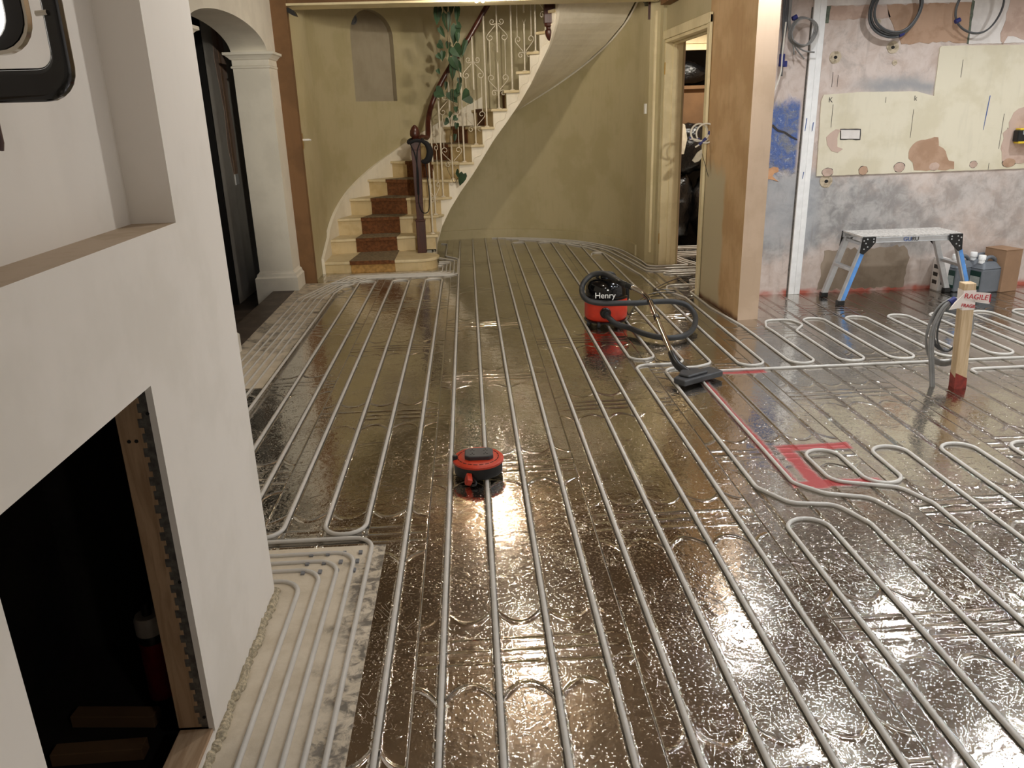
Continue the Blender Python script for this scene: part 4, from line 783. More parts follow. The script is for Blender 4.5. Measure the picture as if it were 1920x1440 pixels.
lump('bin_bag', (2.62, 8.84, 0.34), 0.17, 0.18, 0.335, MT['bag'], 'black bin bag on the store room floor, beside the door jamb', 'bin bag', 'black bin bags in the store room')
lump('bin_bag', (2.40, 8.85, 0.98), 0.26, 0.16, 0.27, MT['bag'], 'bulging black bin bag on top of its stack in the store room', 'bin bag', 'black bin bags in the store room')
lump('bin_bag', (2.42, 9.09, 1.76), 0.26, 0.12, 0.12, MT['bag'], 'black spiky topped bag on the store room shelf', 'bin bag', 'black bin bags in the store room')
bpy.data.objects['bin_bag.003']['group'] = 'black bin bags in the store room'
p = MB(); p.prism_xz([(2.2, 0.94), (2.31, 0.94), (2.34, 1.1), (2.31, 1.24), (2.22, 1.28)], 8.62, 8.64); tag(p.build('paper_sheet', MT['paper'], bevel=0.004), 'pale grey sheet tucked among the black bin bags by the jamb', 'sheet')

# ---------------------------------------------------------------- vacuum cleaner
VC = thing('vacuum_cleaner', 'red and black tub vacuum cleaner standing on the foil floor', 'vacuum cleaner')
vx, vy = 0.915, 5.30
MB().lathe([(0.10, 0.035), (0.135, 0.04), (0.146, 0.055), (0.148, 0.09), (0.146, 0.19), (0.144, 0.195)], (vx, vy, 0), 40).build('tub', MT['redpl'], VC, smooth=True)
hd = [(0.150, 0.19), (0.152, 0.196), (0.150, 0.205), (0.143, 0.21), (0.140, 0.25), (0.135, 0.275), (0.118, 0.30), (0.085, 0.318), (0.05, 0.323), (0.002, 0.324)]
MB().lathe(hd, (vx, vy, 0), 40).build('motor_head', MT['blackgloss'], VC, smooth=True)
m = MB(); m.lathe([(0.03, 0.322), (0.03, 0.335), (0.022, 0.345), (0.002, 0.347)], (vx - 0.01, vy, 0), 16); m.tube(catmull([(vx - 0.07, vy, 0.30), (vx - 0.05, vy, 0.345), (vx, vy, 0.355), (vx + 0.05, vy, 0.345), (vx + 0.07, vy, 0.30)], 5), 0.009, 8); m.build('carry_handle', MT['blackpl'], VC, smooth=True)
MB().box(vx + 0.10, vx + 0.158, vy - 0.04, vy + 0.09, 0.16, 0.26).build('cord_rewind_housing', MT['blackpl'], VC, bevel=0.015)
m = MB(); m.lathe([(0.15, 0.028), (0.152, 0.036), (0.13, 0.042), (0.10, 0.042)], (vx, vy, 0), 36); m.build('chassis', MT['blackpl'], VC, smooth=True)
for x, y in [(-0.07, -0.125), (0.065, -0.13), (-0.13, -0.05), (0.09, 0.12), (-0.09, 0.12)]:
    c = MB(); c.lathe([(0.006, -0.010), (0.019, -0.009), (0.0205, 0), (0.019, 0.009), (0.006, 0.010)], (vx + x, vy + y, 0.021), 16, 'x'); c.box(vx + x - 0.008, vx + x + 0.008, vy + y - 0.008, vy + y + 0.008, 0.03, 0.04); c.build('caster', MT['darkgrey'], VC, smooth=True)
ia = (vx - 0.028, vy - 0.147, 0.108)
m = MB(); m.lathe([(0.037, -0.004), (0.037, 0.012), (0.030, 0.018), (0.028, 0.03), (0.022, 0.03)], (0, 0, 0), 22, '-y'); m.xform(Matrix.Translation(ia))
m.build('inlet_collar', MT['blackpl'], VC, smooth=True)
tx = text('brand_lettering', 'Henry', 0.055, MT['white'], (vx - 0.03, vy - 0.1445, 0.226), (math.radians(84), 0, math.radians(-6)), VC, 0.002)
hz = [(0.887, 5.125, 0.106), (0.905, 5.09, 0.085), (0.945, 5.05, 0.055), (1.02, 4.99, 0.04), (1.10, 4.84, 0.034), (1.195, 4.745, 0.033), (1.315, 4.765, 0.033), (1.43, 4.93, 0.036), (1.495, 5.12, 0.07), (1.46, 5.2, 0.125), (1.36, 5.19, 0.158), (1.225, 5.13, 0.177), (1.10, 5.10, 0.181), (0.98, 5.09, 0.186), (0.86, 5.09, 0.190), (0.772, 5.11, 0.204), (0.737, 5.16, 0.230), (0.742, 5.26, 0.262), (0.765, 5.28, 0.305), (0.82, 5.29, 0.345), (0.885, 5.24, 0.362), (0.925, 5.14, 0.357), (0.955, 5.03, 0.345)]
HP = catmull(hz, 14)
MB().tube(HP, lambda t: 0.0185, 14).build('hose', MT['hose'], VC, smooth=True)
wd_ = [(0.945, 5.05, 0.347), (0.957, 5.0, 0.344), (0.985, 4.965, 0.334), (1.012, 4.93, 0.328), (1.055, 4.90, 0.310), (1.085, 4.872, 0.292), (1.108, 4.82, 0.268), (1.09 + 0.01, 4.62, 0.216), (1.088, 4.14, 0.108)]
MB().tube(catmull(wd_[:3], 5), 0.021, 12).build('hose_grip', MT['blackpl'], VC, smooth=True)
wand = catmull(wd_[1:7], 8) + [Vector((1.0985, 4.48, 0.186)), Vector((1.089, 4.13, 0.104))]
MB().tube(wand, 0.0145, 14).build('wand', MT['chrome'], VC, smooth=True)
m = MB()
for a, b in [((0.990, 4.958, 0.334), (1.018, 4.925, 0.326)), ((1.1015, 4.60, 0.214), (1.1008, 4.565, 0.206)), ((1.107, 4.80, 0.262), (1.1065, 4.785, 0.258))]: m.tube([a, b], 0.0185, 14)
m.build('wand_collar', MT['blackpl'], VC, smooth=True)
m = MB(); m.tube(catmull([(1.090, 4.16, 0.111), (1.090, 4.12, 0.100), (1.10, 4.07, 0.075), (1.13, 4.03, 0.05), (1.15, 4.01, 0.04)], 5), lambda t: 0.02 + 0.006 * t, 12); m.build('neck', MT['blackpl'], VC, smooth=True)
fh = MB(); prof = [(-0.145, -0.05), (0.145, -0.05), (0.15, -0.01), (0.145, 0.055), (0.06, 0.055), (0.02, 0.075), (-0.06, 0.075), (-0.09, 0.055), (-0.15, 0.03)]
fh.prism(prof, 0.0138, 0.047); fh.prism([(-0.10, -0.03), (0.05, -0.03), (0.04, 0.05), (0.0, 0.08), (-0.06, 0.07), (-0.11, 0.03)], 0.045, 0.062)
fh.xform(Matrix.Translation((1.19, 3.975, 0)) @ Matrix.Rotation(math.radians(30), 4, 'Z')); fh.build('floor_head', MT['darkgrey'], VC, bevel=0.01, seg=3)
cd = [(1.06, 5.36, 0.12), (1.10, 5.42, 0.02), (1.19, 5.68, 0.012), (1.235, 5.71, 0.018), (1.22, 5.76, 0.012), (1.28, 5.9, 0.012), (1.41, 6.09, 0.012), (1.52, 6.12, 0.016), (1.61, 6.11, 0.016), (1.625, 6.18, 0.012), (1.55, 6.21, 0.018), (1.48, 6.18, 0.02), (1.475, 6.26, 0.012), (1.64, 6.50, 0.013), (1.78, 6.63, 0.02), (1.92, 6.74, 0.014), (2.25, 7.0, 0.014)]
MB().tube(catmull(cd, 8), 0.0045, 8).build('power_cord', MT['blackpl'], VC, smooth=True)

# ---------------------------------------------------------------- cassette cable reel
CRL = thing('cable_reel', 'red and black cassette extension reel lying across the pipes', 'cable reel')
rx, ry, r0 = -0.010, 2.955, 0.0142
MB().lathe([(0.09, r0), (0.099, r0 + 0.004), (0.1, r0 + 0.047), (0.098, r0 + 0.05)], (rx, ry, 0), 44).build('drum', MT['blackpl'], CRL, smooth=True)
MB().lathe([(0.098, r0 + 0.048), (0.1045, r0 + 0.05), (0.1045, r0 + 0.058), (0.098, r0 + 0.063), (0.06, r0 + 0.065), (0.002, r0 + 0.065)], (rx, ry, 0), 44).build('red_flange', MT['redreel'], CRL, smooth=True)
m = MB()
for k in range(22):
    a = 2 * PI * k / 22
    s_ = MB().box(-0.0085, 0.0085, -0.0016, 0.0016, 0, 0.0012); s_.xform(Matrix.Translation((rx + 0.083 * math.cos(a), ry + 0.083 * math.sin(a), r0 + 0.0638)) @ Matrix.Rotation(a + PI / 2, 4, 'Z')); m.add(s_.v, s_.f)
m.build('vent_slot', MT['black'], CRL)
oc = [(-0.058, -0.03), (-0.04, -0.046), (0.04, -0.046), (0.058, -0.03), (0.058, 0.03), (0.04, 0.046), (-0.04, 0.046), (-0.058, 0.03)]
m = MB().prism([(x + rx + 0.004, y + ry + 0.004) for x, y in oc], r0 + 0.062, r0 + 0.082); so_ = m.build('socket_plate', MT['darkgrey'], CRL, bevel=0.004)
m = MB()
for cx_, cy_ in [(-0.027, 0.018), (0.027, 0.018), (-0.027, -0.018), (0.027, -0.018)]:
    for u, v_, a, b in [(0, 0.008, 0.002, 0.004), (-0.006, -0.004, 0.0035, 0.0016), (0.006, -0.004, 0.0035, 0.0016)]: m.box(rx + 0.004 + cx_ + u - a, rx + 0.004 + cx_ + u + a, ry + 0.004 + cy_ + v_ - b, ry + 0.004 + cy_ + v_ + b, r0 + 0.0815, r0 + 0.0826)
m.build('socket_slot', MT['black'], so_)
MB().lathe([(0.011, r0 + 0.052), (0.011, r0 + 0.076), (0.009, r0 + 0.079), (0.002, r0 + 0.08)], (rx - 0.094, ry - 0.012, 0), 14).build('winding_knob', MT['blackpl'], CRL, smooth=True)
pg = MB(); pg.prism([(-0.022, -0.014), (0.022, -0.014), (0.025, 0.0), (0.02, 0.016), (0.008, 0.026), (-0.008, 0.026), (-0.02, 0.016), (-0.025, 0.0)], -0.011, 0.011)
pg.xform(Matrix.Translation((rx - 0.040, ry - 0.113, 0.032)) @ Matrix.Rotation(math.radians(20), 4, 'Y') @ Matrix.Rotation(math.radians(-75), 4, 'X') @ Matrix.Rotation(math.radians(80), 4, 'Y')); pgo = pg.build('plug', MT['redreel'], CRL, bevel=0.004)
MB().tube(catmull([(rx - 0.03, ry - 0.09, 0.03), (rx - 0.015, ry - 0.112, 0.02), (rx - 0.015, ry - 0.125, 0.012), (rx - 0.03, ry - 0.127, 0.010)], 5), 0.005, 8).build('plug_lead', MT['blackpl'], CRL, smooth=True)

# ---------------------------------------------------------------- step platform
SPf = thing('step_platform', 'folding aluminium step platform with blue legs standing by the stripped wall', 'step platform')
x0, x1, y0, y1, zt = 2.80, 3.535, 5.525, 5.83, 0.50
m = MB(); m.box(x0, x1, y0 + 0.004, y1 - 0.004, zt - 0.012, zt)
for k in range(9): m.box(x0, x1, y0 + 0.03 + k * 0.03, y0 + 0.038 + k * 0.03, zt, zt + 0.002)
m.build('platform_top', MT['alutop'], SPf, bevel=0.003)
for y in (y0, y1 - 0.024):
    m = MB(); m.box(x0, x1, y, y + 0.024, zt - 0.05, zt - 0.012); m.box(x0, x1, y - 0.003, y + 0.027, zt - 0.018, zt - 0.012); m.box(x0, x1, y - 0.003, y + 0.027, zt - 0.05, zt - 0.044); m.build('side_rail', MT['alu'], SPf, bevel=0.002)
for y, c in ((y0, 'f'), (y1 - 0.024, 'b')):
    for xt, xf, s in ((x0 + 0.035, 2.695, 1), (x1 - 0.035, 3.665, -1)):
        m = MB(); dxx = (xf - xt); zz0 = 0.02
        m.add([(xt - 0.021, y - 0.006, zt - 0.03), (xt + 0.021, y - 0.006, zt - 0.03), (xt + 0.021, y + 0.03, zt - 0.03), (xt - 0.021, y + 0.03, zt - 0.03), (xf - 0.021, y - 0.006, zz0), (xf + 0.021, y - 0.006, zz0), (xf + 0.021, y + 0.03, zz0), (xf - 0.021, y + 0.03, zz0)], [(0, 1, 2, 3), (4, 7, 6, 5), (0, 4, 5, 1), (1, 5, 6, 2), (2, 6, 7, 3), (3, 7, 4, 0)])
        lg = m.build('leg', MT['alu'], SPf, bevel=0.003)
        if c == 'f':
            t0, t1 = 0.17, 0.96; m = MB(); q = [(xt + dxx * t, zt - 0.03 - (zt - 0.05) * t) for t in (t0, t1)]
            m.add([(q[0][0] - 0.010, y - 0.008, q[0][1]), (q[0][0] + 0.019, y - 0.008, q[0][1]), (q[1][0] + 0.019, y - 0.008, q[1][1]), (q[1][0] - 0.010, y - 0.008, q[1][1]), (q[0][0] - 0.010, y - 0.005, q[0][1]), (q[0][0] + 0.019, y - 0.005, q[0][1]), (q[1][0] + 0.019, y - 0.005, q[1][1]), (q[1][0] - 0.010, y - 0.005, q[1][1])], [(0, 1, 2, 3), (4, 7, 6, 5), (0, 3, 7, 4), (1, 5, 6, 2), (0, 4, 5, 1), (3, 2, 6, 7)])
            m.build('blue_paint', MT['blue'], lg)['label'] = 'blue painted face of the leg'
        m = MB(); m.box(xf - 0.026, xf + 0.026, y - 0.010, y + 0.034, 0.001, 0.035); m.build('rubber_foot', MT['blackpl'], lg, bevel=0.004)
        m = MB(); e = -s; yy0 = y - 0.014 if c == 'f' else y + 0.03
        px_ = [(xt + e * 0.036, zt - 0.003), (xt - e * 0.062, zt - 0.004), (xt - e * 0.062, zt - 0.045), (xt - e * 0.03, zt - 0.085), (xt + e * 0.018, zt - 0.13), (xt + e * 0.046, zt - 0.118), (xt + e * 0.040, zt - 0.05)]
        m.prism_xz(px_, yy0, yy0 + 0.008); br = m.build('hinge_bracket', MT['blackpl'], SPf, bevel=0.002)
        if c == 'f':
            m = MB()
            for u, v_ in [(0.0, -0.02), (-0.045, -0.02), (-0.045, -0.04), (0.01, -0.05), (0.02, -0.09), (-0.005, -0.075), (0.025, -0.03)]: m.lathe([(0.0055, -0.0005), (0.0055, 0.002), (0.003, 0.003)], (xt + e * u, yy0, zt + v_), 8, '-y')
            m.build('rivet', MT['alu'], br)
for xa, zr in ((2.695 + 0.036, 0.245), (3.665 - 0.036, 0.245)):
    m = MB(); s = 1 if xa < 3 else -1; m.box(xa + s * 0.034 - 0.022, xa + s * 0.034 + 0.022, y0 + 0.02, y1 - 0.02, zr, zr + 0.022); m.build('rung', MT['alu'], SPf, bevel=0.003)
    m = MB(); m.box(xa + s * 0.10 - 0.012, xa + s * 0.10 + 0.012, y0 + 0.02, y1 - 0.02, 0.425, 0.447); m.build('cross_bar', MT['alu'], SPf, bevel=0.003)
text('brand_lettering', 'GU', 0.042, MT['blueink'], (3.135, y0 - 0.0035, zt - 0.031), (PI / 2, 0, 0), SPf); text('brand_lettering', 'RU', 0.042, MT['ink'], (3.192, y0 - 0.0035, zt - 0.031), (PI / 2, 0, 0), SPf)

# ---------------------------------------------------------------- jerrycans, tray, box by the wall
def jerrycan(x, y, rz, label):
    t = thing('jerrycan', label, 'jerrycan', 'grey jerrycans beside the cardboard box'); t.location = (x, y, 0); t.rotation_euler = (0, 0, rz)
    m = MB(); m.prism([(-0.064, -0.09), (0.064, -0.09), (0.064, 0.09), (-0.064, 0.09)], 0.001, 0.185)
    a, b = [(-0.064, -0.09), (0.064, -0.09), (0.064, 0.09), (-0.064, 0.09)], [(-0.03, -0.055), (0.03, -0.055), (0.03, 0.06), (-0.03, 0.06)]
    m.add([(p_[0], p_[1], 0.185) for p_ in a] + [(p_[0], p_[1], 0.232) for p_ in b], [(0, 1, 5, 4), (1, 2, 6, 5), (2, 3, 7, 6), (3, 0, 4, 7), (4, 5, 6, 7)])
    m.build('body', MT['jerry'], t, bevel=0.014, seg=3)
    MB().tube(catmull([(0, -0.02, 0.225), (0, -0.01, 0.258), (0, 0.04, 0.262), (0, 0.075, 0.235), (0, 0.082, 0.19)], 5), 0.014, 10).build('carry_handle', MT['jerry'], t, smooth=True)
    MB().lathe([(0.022, 0.222), (0.022, 0.25), (0.026, 0.25), (0.026, 0.28), (0.023, 0.284), (0.002, 0.285)], (0, -0.052, 0), 18).build('cap', MT['white'], t, smooth=True)
    m = MB(); m.box(-0.05, 0.05, -0.0925, -0.0898, 0.03, 0.165); l = m.build('label', MT['labelg'], t)
    MB().box(-0.046, 0.046, -0.0935, -0.0924, 0.055, 0.125).build('label_text_area', MT['labelp'], l)
    m = MB(); m.box(-0.0665, -0.0638, -0.06, 0.06, 0.03, 0.165); l = m.build('label', MT['labelg'], t); MB().box(-0.0675, -0.0664, -0.055, 0.055, 0.05, 0.125).build('label_text_area', MT['labelp'], l)
jerrycan(3.775, 5.865, math.radians(-75), 'grey jerrycan with green label standing behind the blue platform leg')
jerrycan(3.935, 5.785, math.radians(-78), 'grey jerrycan with white cap standing in front of the cardboard box')
jerrycan(3.955, 5.925 - 0.005, math.radians(-80), 'grey jerrycan at the wall with only cap and handle showing over its neighbour')
bx = thing('cardboard_box', 'plain tall brown cardboard box against the stripped wall beside the jerrycans', 'box'); bx.location = (4.085, 5.83, 0); bx.rotation_euler = (0, 0, math.radians(14))
MB().box(-0.08, 0.08, -0.095, 0.095, 0.001, 0.32).build('carton', MT['card'], bx, bevel=0.003)
m = MB(); m.box(-0.082, 0.082, -0.097, -0.001, 0.32, 0.3235); m.box(-0.082, 0.082, 0.001, 0.097, 0.32, 0.3235); m.build('flap', MT['card'], bx)
wt = thing('white_crate', 'off white slotted plastic crate between the platform and the jerrycans', 'crate'); wt.location = (3.66, 5.90, 0)
m = MB(); m.box(-0.05, -0.046, -0.05, 0.05, 0.001, 0.25); m.box(-0.05, 0.03, 0.046, 0.05, 0.001, 0.25); m.box(-0.05, 0.03, -0.05, -0.046, 0.001, 0.25); m.box(-0.05, 0.03, -0.05, 0.05, 0.245, 0.25); m.build('shell', MT['whitepl'], wt, bevel=0.002)
m = MB()
for z in (0.05, 0.11, 0.17): m.box(-0.0515, -0.0498, -0.03, 0.03, z, z + 0.03); m.box(-0.03, -0.015, -0.0515, -0.0498, z, z + 0.035)
m.build('slot', MT['ink'], wt)

# ---------------------------------------------------------------- timber post with cable coil
PO = thing('timber_post', 'short pale timber post wrapped in red lettered tape, standing in the foil floor', 'post')
m = MB(); lean = -0.034
b0 = [(2.447, 3.688), (2.508, 3.688), (2.516, 3.748), (2.455, 3.748)]
m.add([(x, y, 0) for x, y in b0] + [(x + lean, y, 0.548) for x, y in b0], [(0, 3, 2, 1), (4, 5, 6, 7), (0, 1, 5, 4), (1, 2, 6, 5), (2, 3, 7, 6), (3, 0, 4, 7)]); m.build('shaft', MT['postwood'], PO, bevel=0.003)
m = MB(); e = 0.0012; bb = [(2.447 - e, 3.688 - e), (2.508 + e, 3.688 - e), (2.516 + e, 3.748 + e), (2.455 - e, 3.748 + e)]; k = lean * 0.06 / 0.548
m.add([(x, y, 0) for x, y in bb] + [(x + k, y, 0.055 + (0.03 if i in (0, 3) else 0)) for i, (x, y) in enumerate(bb)], [(0, 1, 5, 4), (1, 2, 6, 5), (2, 3, 7, 6), (3, 0, 4, 7)]); m.build('red_stain', MT['reddye'], PO)
TP = thing('warning_tape', 'white tape with red lettering wound round the top of the post', 'tape')
m = MB(); e = 0.0015
def ringz(z): k = lean * z / 0.548; return [(2.447 - e + k, 3.688 - e, z), (2.508 + e + k, 3.688 - e, z), (2.516 + e + k, 3.748 + e, z), (2.455 - e + k, 3.748 + e, z)]
m.add(ringz(0.415) + ringz(0.515), [(0, 1, 5, 4), (1, 2, 6, 5), (2, 3, 7, 6), (3, 0, 4, 7)])
m.add([(2.478, 3.6855, 0.455), (2.545, 3.67, 0.446), (2.543, 3.672, 0.50), (2.478, 3.6855, 0.505)] + [(2.478, 3.687, 0.455), (2.545, 3.6715, 0.446), (2.543, 3.6735, 0.50), (2.478, 3.687, 0.505)], [(0, 1, 2, 3), (7, 6, 5, 4), (0, 4, 5, 1), (3, 2, 6, 7), (1, 5, 6, 2)])
m.add([(2.418, 3.682, 0.505), (2.42, 3.684, 0.43), (2.36, 3.70, 0.415), (2.385, 3.70, 0.455)] + [(2.418, 3.683, 0.505), (2.42, 3.685, 0.43), (2.36, 3.701, 0.415), (2.385, 3.701, 0.455)], [(0, 1, 2, 3), (7, 6, 5, 4), (0, 4, 5, 1), (1, 5, 6, 2), (2, 6, 7, 3), (3, 7, 4, 0)])
m.build('tape_band', MT['tape'], TP)
text('tape_lettering', 'RAGILE', 0.036, MT['redink'], (2.473, 3.672, 0.483), (PI / 2, math.radians(6), math.radians(-6)), TP, 0.001)
text('tape_lettering', 'FRAGIL', 0.024, MT['redink'], (2.449, 3.684, 0.436), (PI / 2, math.radians(8), 0), TP, 0.001)
m = MB(); m.box(2.5405, 2.5455, 3.6685, 3.6725, 0.455, 0.495); m.build('red_mark', MT['redink'], TP)
def loop(cx_, cy_, cz_, rx_, rz_, tilt, wob, n=28): return [(cx_ + rx_ * math.cos(2 * PI * i / n) + wob * math.sin(6 * PI * i / n), cy_ + tilt * math.cos(2 * PI * i / n), cz_ + rz_ * math.sin(2 * PI * i / n)) for i in range(n)]
CC = thing('cable_coil', 'coil of grey cables taped to the top of the timber post', 'cable')
m = MB()
for k in range(5): m.tube(loop(2.425 + 0.006 * k, 3.775 + 0.007 * k, 0.285 - 0.004 * k, 0.105 + 0.006 * k, 0.165 + 0.004 * k, 0.02 * (k - 2) * 0.4, 0.004), 0.0055, 8, closed=True)
for x in (0.0, 0.012): m.tube(catmull([(2.46, 3.77, 0.452), (2.385 + x, 3.765, 0.43), (2.34 + x, 3.758, 0.36), (2.322 + x, 3.755, 0.28), (2.325 + x, 3.75, 0.20), (2.34 + x, 3.745, 0.1), (2.355 + x, 3.74, 0.0)], 6), 0.0085, 8)
m.build('grey_loops', MT['cable'], CC, smooth=True)
m = MB()
for k in range(3): m.tube(loop(2.44, 3.79 + 0.007 * k, 0.31, 0.07 + 0.012 * k, 0.14, 0.01, 0.004), 0.0045, 8, closed=True)
m.build('dark_loops', MT['cabled'], CC, smooth=True)
MB().tube([(2.40, 3.765, 0.435), (2.43, 3.77, 0.452)], 0.017, 10).build('blue_tape_wrap', MT['bluetape'], CC, smooth=True)

# ---------------------------------------------------------------- wall cables
def coil(name, label, cx_, cz_, rx_, rz_, turns, mat, y, r, tape):
    t = thing(name, label, 'cable', 'cable coils hanging on the kitchen wall'); m = MB()
    for k in range(turns):
        s = 1 - 0.045 * k * (0.5 + random.random() * 0.5)
        m.tube(loop(cx_ + random.uniform(-.01, .01), y - 0.008 * k, cz_ + random.uniform(-.008, .012), rx_ * s, rz_ * s, random.uniform(-.012, .012), 0.008, 40), r, 8, closed=True)
    m.tube(catmull([(cx_ - 0.02, y, cz_ + rz_ * 0.98), (cx_, y + 0.01, cz_ + rz_ + 0.1), (cx_ + 0.01, BW - 0.01, CEIL)], 5), r, 8)
    m.build('coiled_cable', mat, t, smooth=True)
    MB().tube([(tape[0] - 0.016, y - 0.006, tape[1] - 0.008), (tape[0] + 0.016, y - 0.006, tape[1] + 0.006)], r * 2.6, 10).build('blue_tape_wrap', MT['bluetape'], t, smooth=True)
coil('cable_coil', 'thick dark grey cable coil hanging high in the middle of the stripped wall', 3.033, 2.02, 0.182, 0.183, 5, MT['cabled'], 5.90, 0.0075, (3.095, 1.858))
coil('cable_coil', 'thin dark cable coil hanging high on the wall towards the picture edge', 3.645, 2.02, 0.165, 0.175, 2, MT['cabled'], 5.90, 0.006, (3.495, 1.935))
LC = thing('cable_bundle', 'bundle of grey cables with a coil hanging between the column and the white trunking', 'cable')
m = MB()
for k in range(3): m.tube(loop(2.375 + 0.008 * k, 5.885 - 0.008 * k, 1.885, 0.088 + 0.005 * k, 0.095 - 0.004 * k, 0.01 * k, 0.006, 36), 0.0058, 8, closed=True)
for pth in [[(2.285, 2.42), (2.28, 2.1), (2.275, 1.96), (2.30, 1.85), (2.345, 1.78), (2.41, 1.71)], [(2.29, 2.42), (2.285, 2.05), (2.29, 1.93), (2.33, 1.82), (2.40, 1.765), (2.48, 1.752)], [(2.27, 2.42), (2.275, 2.0), (2.31, 1.86), (2.33, 1.76), (2.335, 1.74)]]: m.tube(catmull([(x, 5.885, z) for x, z in pth], 6), 0.0055, 8)
m.build('grey_cable', MT['cable'], LC, smooth=True)
m = MB()
for k, (xa, xb2, ze) in enumerate([(2.225, 2.245, 1.60), (2.24, 2.25, 1.60), (2.255, 2.24, 1.66), (2.27, 2.248, 1.7)]): m.tube(catmull([(xa, 5.87 + 0.008 * k, 2.42), (xa + 0.004, 5.87 + 0.008 * k, 2.0), (xb2, 5.87 + 0.008 * k, 1.78), (xb2 + 0.004, 5.87 + 0.006 * k, ze)], 6), 0.0062, 8)
m.build('hanging_cable', MT['cabled'], LC, smooth=True)
m = MB(); m.tube(catmull([(2.25, 5.865, 1.95), (2.24, 5.86, 1.75), (2.238, 5.86, 1.62), (2.20, 5.86, 1.50)], 6), 0.006, 8); m.build('white_cable', MT['cablew'], LC, smooth=True)
m = MB(); m.tube([(2.246, 5.875, 1.745), (2.246, 5.875, 1.665)], 0.02, 10); m.box(2.255, 2.285, 5.872, 5.878, 1.66, 1.70); m.tube([(2.30, 5.88, 1.97), (2.33, 5.88, 1.985)], 0.016, 10); m.build('blue_tape_wrap', MT['bluetape'], LC, smooth=True)
LL = thing('laser_level', 'black and yellow laser level fixed on the wall at the picture edge', 'laser level')
MB().box(4.078, 4.24, BW - 0.07, BW - 0.012, 1.10, 1.183).build('case', MT['blackpl'], LL, bevel=0.008)
m = MB(); m.box(4.09, 4.24, BW - 0.072, BW - 0.014, 1.181, 1.195); m.box(4.09, 4.24, BW - 0.072, BW - 0.014, 1.086, 1.101); m.build('yellow_edge', MT['yellow'], LL, bevel=0.004)
MB().box(4.115, 4.16, BW - 0.0715, BW - 0.0695, 1.15, 1.178).build('display', MT['labelp'], LL)

# white cable loops on the doorway jamb
JC = thing('cable_tail', 'looped white cables with blue tape sticking out of the column beside the doorway', 'cable')
m = MB(); m.tube(loop(1.715, 6.0, 1.232, 0.068, 0.062, 0.02, 0.0, 30), 0.0062, 8, closed=True); m.tube(loop(1.762, 5.98, 1.226, 0.068, 0.068, -0.02, 0.0, 30), 0.0062, 8, closed=True)
m.tube(catmull([(1.80, 6.0, 1.245), (1.775, 5.99, 1.20), (1.73, 5.99, 1.155), (1.685, 5.98, 1.13)], 6), 0.006, 8); m.tube(catmull([(1.80, 6.02, 1.20), (1.76, 5.99, 1.17), (1.68, 5.99, 1.185), (1.645, 6.0, 1.19)], 6), 0.006, 8)
m.build('white_cable', MT['cablew'], JC, smooth=True)
m = MB(); m.tube([(1.765, 5.99, 1.19), (1.715, 5.99, 1.145)], 0.011, 10); m.tube([(1.79, 5.985, 1.24), (1.785, 5.985, 1.215)], 0.010, 10); m.tube([(1.645, 6.0, 1.20), (1.665, 6.0, 1.185)], 0.010, 10); m.tube([(1.70, 6.0, 1.185), (1.72, 6.0, 1.18)], 0.012, 10); m.build('blue_tape_wrap', MT['bluetape'], JC, smooth=True)
m = MB(); m.prism_xz([(1.735, 1.115), (1.70, 1.09), (1.665, 1.035), (1.685, 1.02), (1.715, 1.03), (1.735, 1.055)], 5.97, 5.985); m.build('paper_tag', MT['paper'], JC)
MB().tube([(1.725, 5.98, 1.12), (1.79, 5.96, 0.91)], 0.0022, 6).build('thin_wire', MT['ink'], JC)

# ---------------------------------------------------------------- hearth contents
FC = thing('foam_can', 'foam can with red label and pale cap standing inside the hearth opening', 'can'); fx, fy = -0.87, 1.765
MB().lathe([(0.030, -0.08), (0.032, -0.075), (0.032, 0.17), (0.027, 0.185)], (fx, fy, 0), 24).build('canister', MT['blackpl'], FC, smooth=True)
MB().lathe([(0.0326, -0.03), (0.0326, 0.14)], (fx, fy, 0), 24).build('red_label', MT['canred'], FC, smooth=True)
MB().lathe([(0.034, 0.165), (0.034, 0.205), (0.03, 0.215), (0.002, 0.216)], (fx, fy, 0), 24).build('cap', MT['cangrey'], FC, smooth=True)
MB().lathe([(0.012, 0.216), (0.012, 0.25), (0.006, 0.255)], (fx, fy, 0), 12).build('nozzle', MT['blackpl'], FC, smooth=True)
for k, (x, y, z, a) in enumerate([(-0.98, 1.72, -0.079, 10), (-0.97, 1.60, -0.079, 16)]):
    m = MB().box(-0.02, 0.02, -0.11, 0.11, 0, 0.035); m.xform(Matrix.Translation((x, y, z)) @ Matrix.Rotation(math.radians(a + 75), 4, 'Z')); tag(m.build('timber_offcut', MT['carddark'], bevel=0.002), ['timber offcut lying behind the foam can in the dark hearth', 'timber offcut lying in front of the foam can in the dark hearth'][k], 'offcut', 'offcuts in the hearth')
for k, (x, y, r) in enumerate([(-0.80, 1.18, 0.022), (-0.84, 1.36, 0.017), (-0.92, 1.24, 0.03), (-1.05, 1.4, 0.06), (-1.08, 1.15, 0.07), (-0.98, 1.05, 0.04)]):
    lump('rubble_stone', (x, y, -0.08 + r * 0.7), r, r * 0.85, r * 0.7, MT['stone'] if k > 1 else MT['cangrey'], ['small white chip on the dark hearth floor, nearest the opening', 'tiny white chip farther along the dark hearth floor', 'fist sized stone just behind the white chips', 'large dark stone against the back of the hearth by the offcuts', 'largest dark stone at the back of the hearth', 'dark stone in the near corner of the hearth'][k], 'stone', 'rubble in the hearth', 0.3)

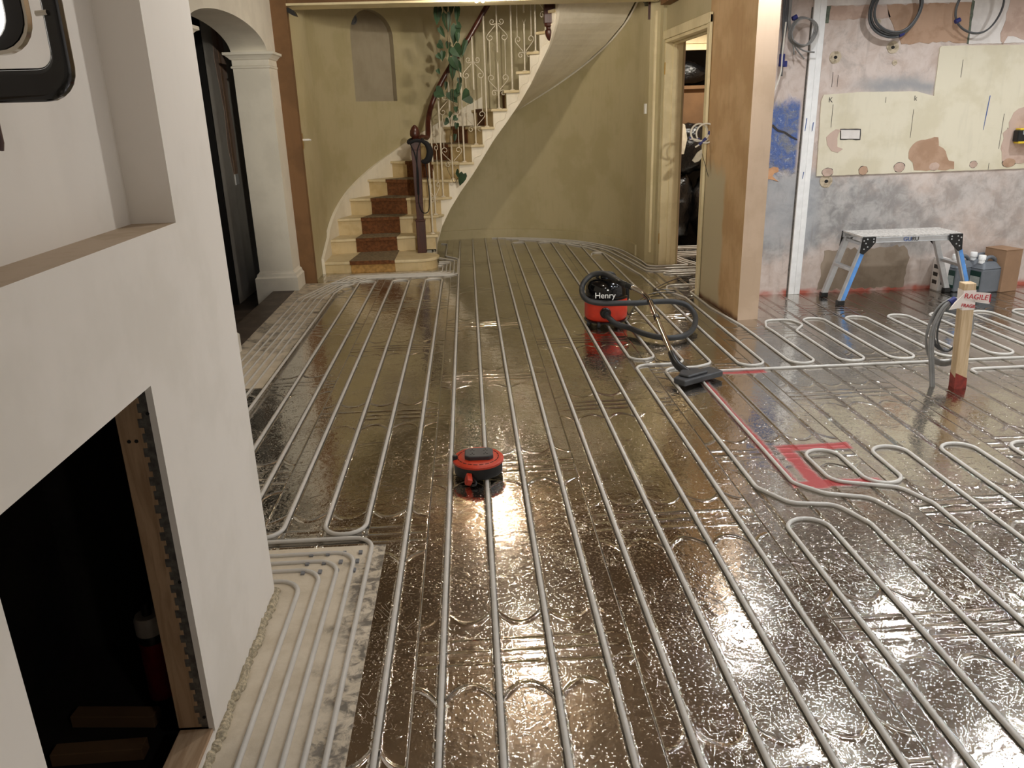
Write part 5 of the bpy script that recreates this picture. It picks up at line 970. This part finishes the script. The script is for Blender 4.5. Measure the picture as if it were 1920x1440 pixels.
# ---------------------------------------------------------------- work lamp fixed in the chimney recess
WL = thing('work_lamp', 'glossy black framed work lamp fixed to the white chimney wall', 'lamp')
def rr(cx_, cz_, hx, hz, r, n=6):
    out = []
    for (sx, sz, a0) in ((1, -1, -90), (1, 1, 0), (-1, 1, 90), (-1, -1, 180)):
        for i in range(n + 1): a = math.radians(a0 + 90 * i / n); out.append((cx_ + sx * (hx - r) + r * math.cos(a), cz_ + sz * (hz - r) + r * math.sin(a)))
    return out
def ringbox(outer, inner, y0, y1):
    m = MB(); n = len(outer); vs = [(x, y, z) for y in (y0, y1) for x, z in outer] + [(x, y, z) for y in (y0, y1) for x, z in inner]
    fs = []
    for i in range(n):
        j = (i + 1) % n; fs += [(i, j, n + j, n + i), (2 * n + j, 2 * n + i, 3 * n + i, 3 * n + j), (j, i, 2 * n + i, 2 * n + j), (n + i, n + j, 3 * n + j, 3 * n + i)]
    return m.add(vs, fs)
wy = 0.95
ringbox(rr(-0.516, 1.62, 0.086, 0.193, 0.034), rr(-0.516, 1.62, 0.068, 0.158, 0.016), wy, wy + 0.020).build('tube_frame', MT['blackgloss'], WL, smooth=True, bevel=0.006, seg=3)
ringbox(rr(-0.520, 1.61, 0.055, 0.134, 0.036), rr(-0.520, 1.61, 0.052, 0.130, 0.034), wy + 0.004, wy + 0.014).build('chrome_rim', MT['chrome'], WL, smooth=True)
m = MB(); m.prism_xz(rr(-0.520, 1.61, 0.0515, 0.1295, 0.034), wy + 0.002, wy + 0.022); m.build('lamp_body', MT['blackgloss'], WL, smooth=True)
m = MB(); m.prism_xz(rr(-0.522, 1.605, 0.035, 0.118, 0.03), wy - 0.001, wy + 0.0025); m.build('lens', MT['lens'], WL, smooth=True)
m = MB(); m.tube([(-0.59, wy + 0.02, 1.50), (-0.70, wy + 0.03, 1.50), (XL - 0.097, wy + 0.03, 1.50)], 0.012, 10); m.tube([(-0.59, wy + 0.02, 1.72), (XL - 0.097, wy + 0.03, 1.72)], 0.012, 10); m.box(XL - 0.097, XL - 0.088, wy, wy + 0.06, 1.46, 1.76); m.build('wall_bracket', MT['blackpl'], WL, smooth=True)
m = MB(); m.tube([(-0.529, wy + 0.01, 1.435), (-0.529, wy + 0.01, 1.385), (-0.531, wy + 0.01, 1.378)], 0.007, 10); m.build('hanging_pin', MT['mahog'], WL, smooth=True)
for x in (-0.445,): m = MB(); m.tube([(-0.452, wy - 0.002, 1.515), (-0.440, wy - 0.002, 1.516)], 0.003, 6); m.build('frame_clip', MT['chrome'], WL)
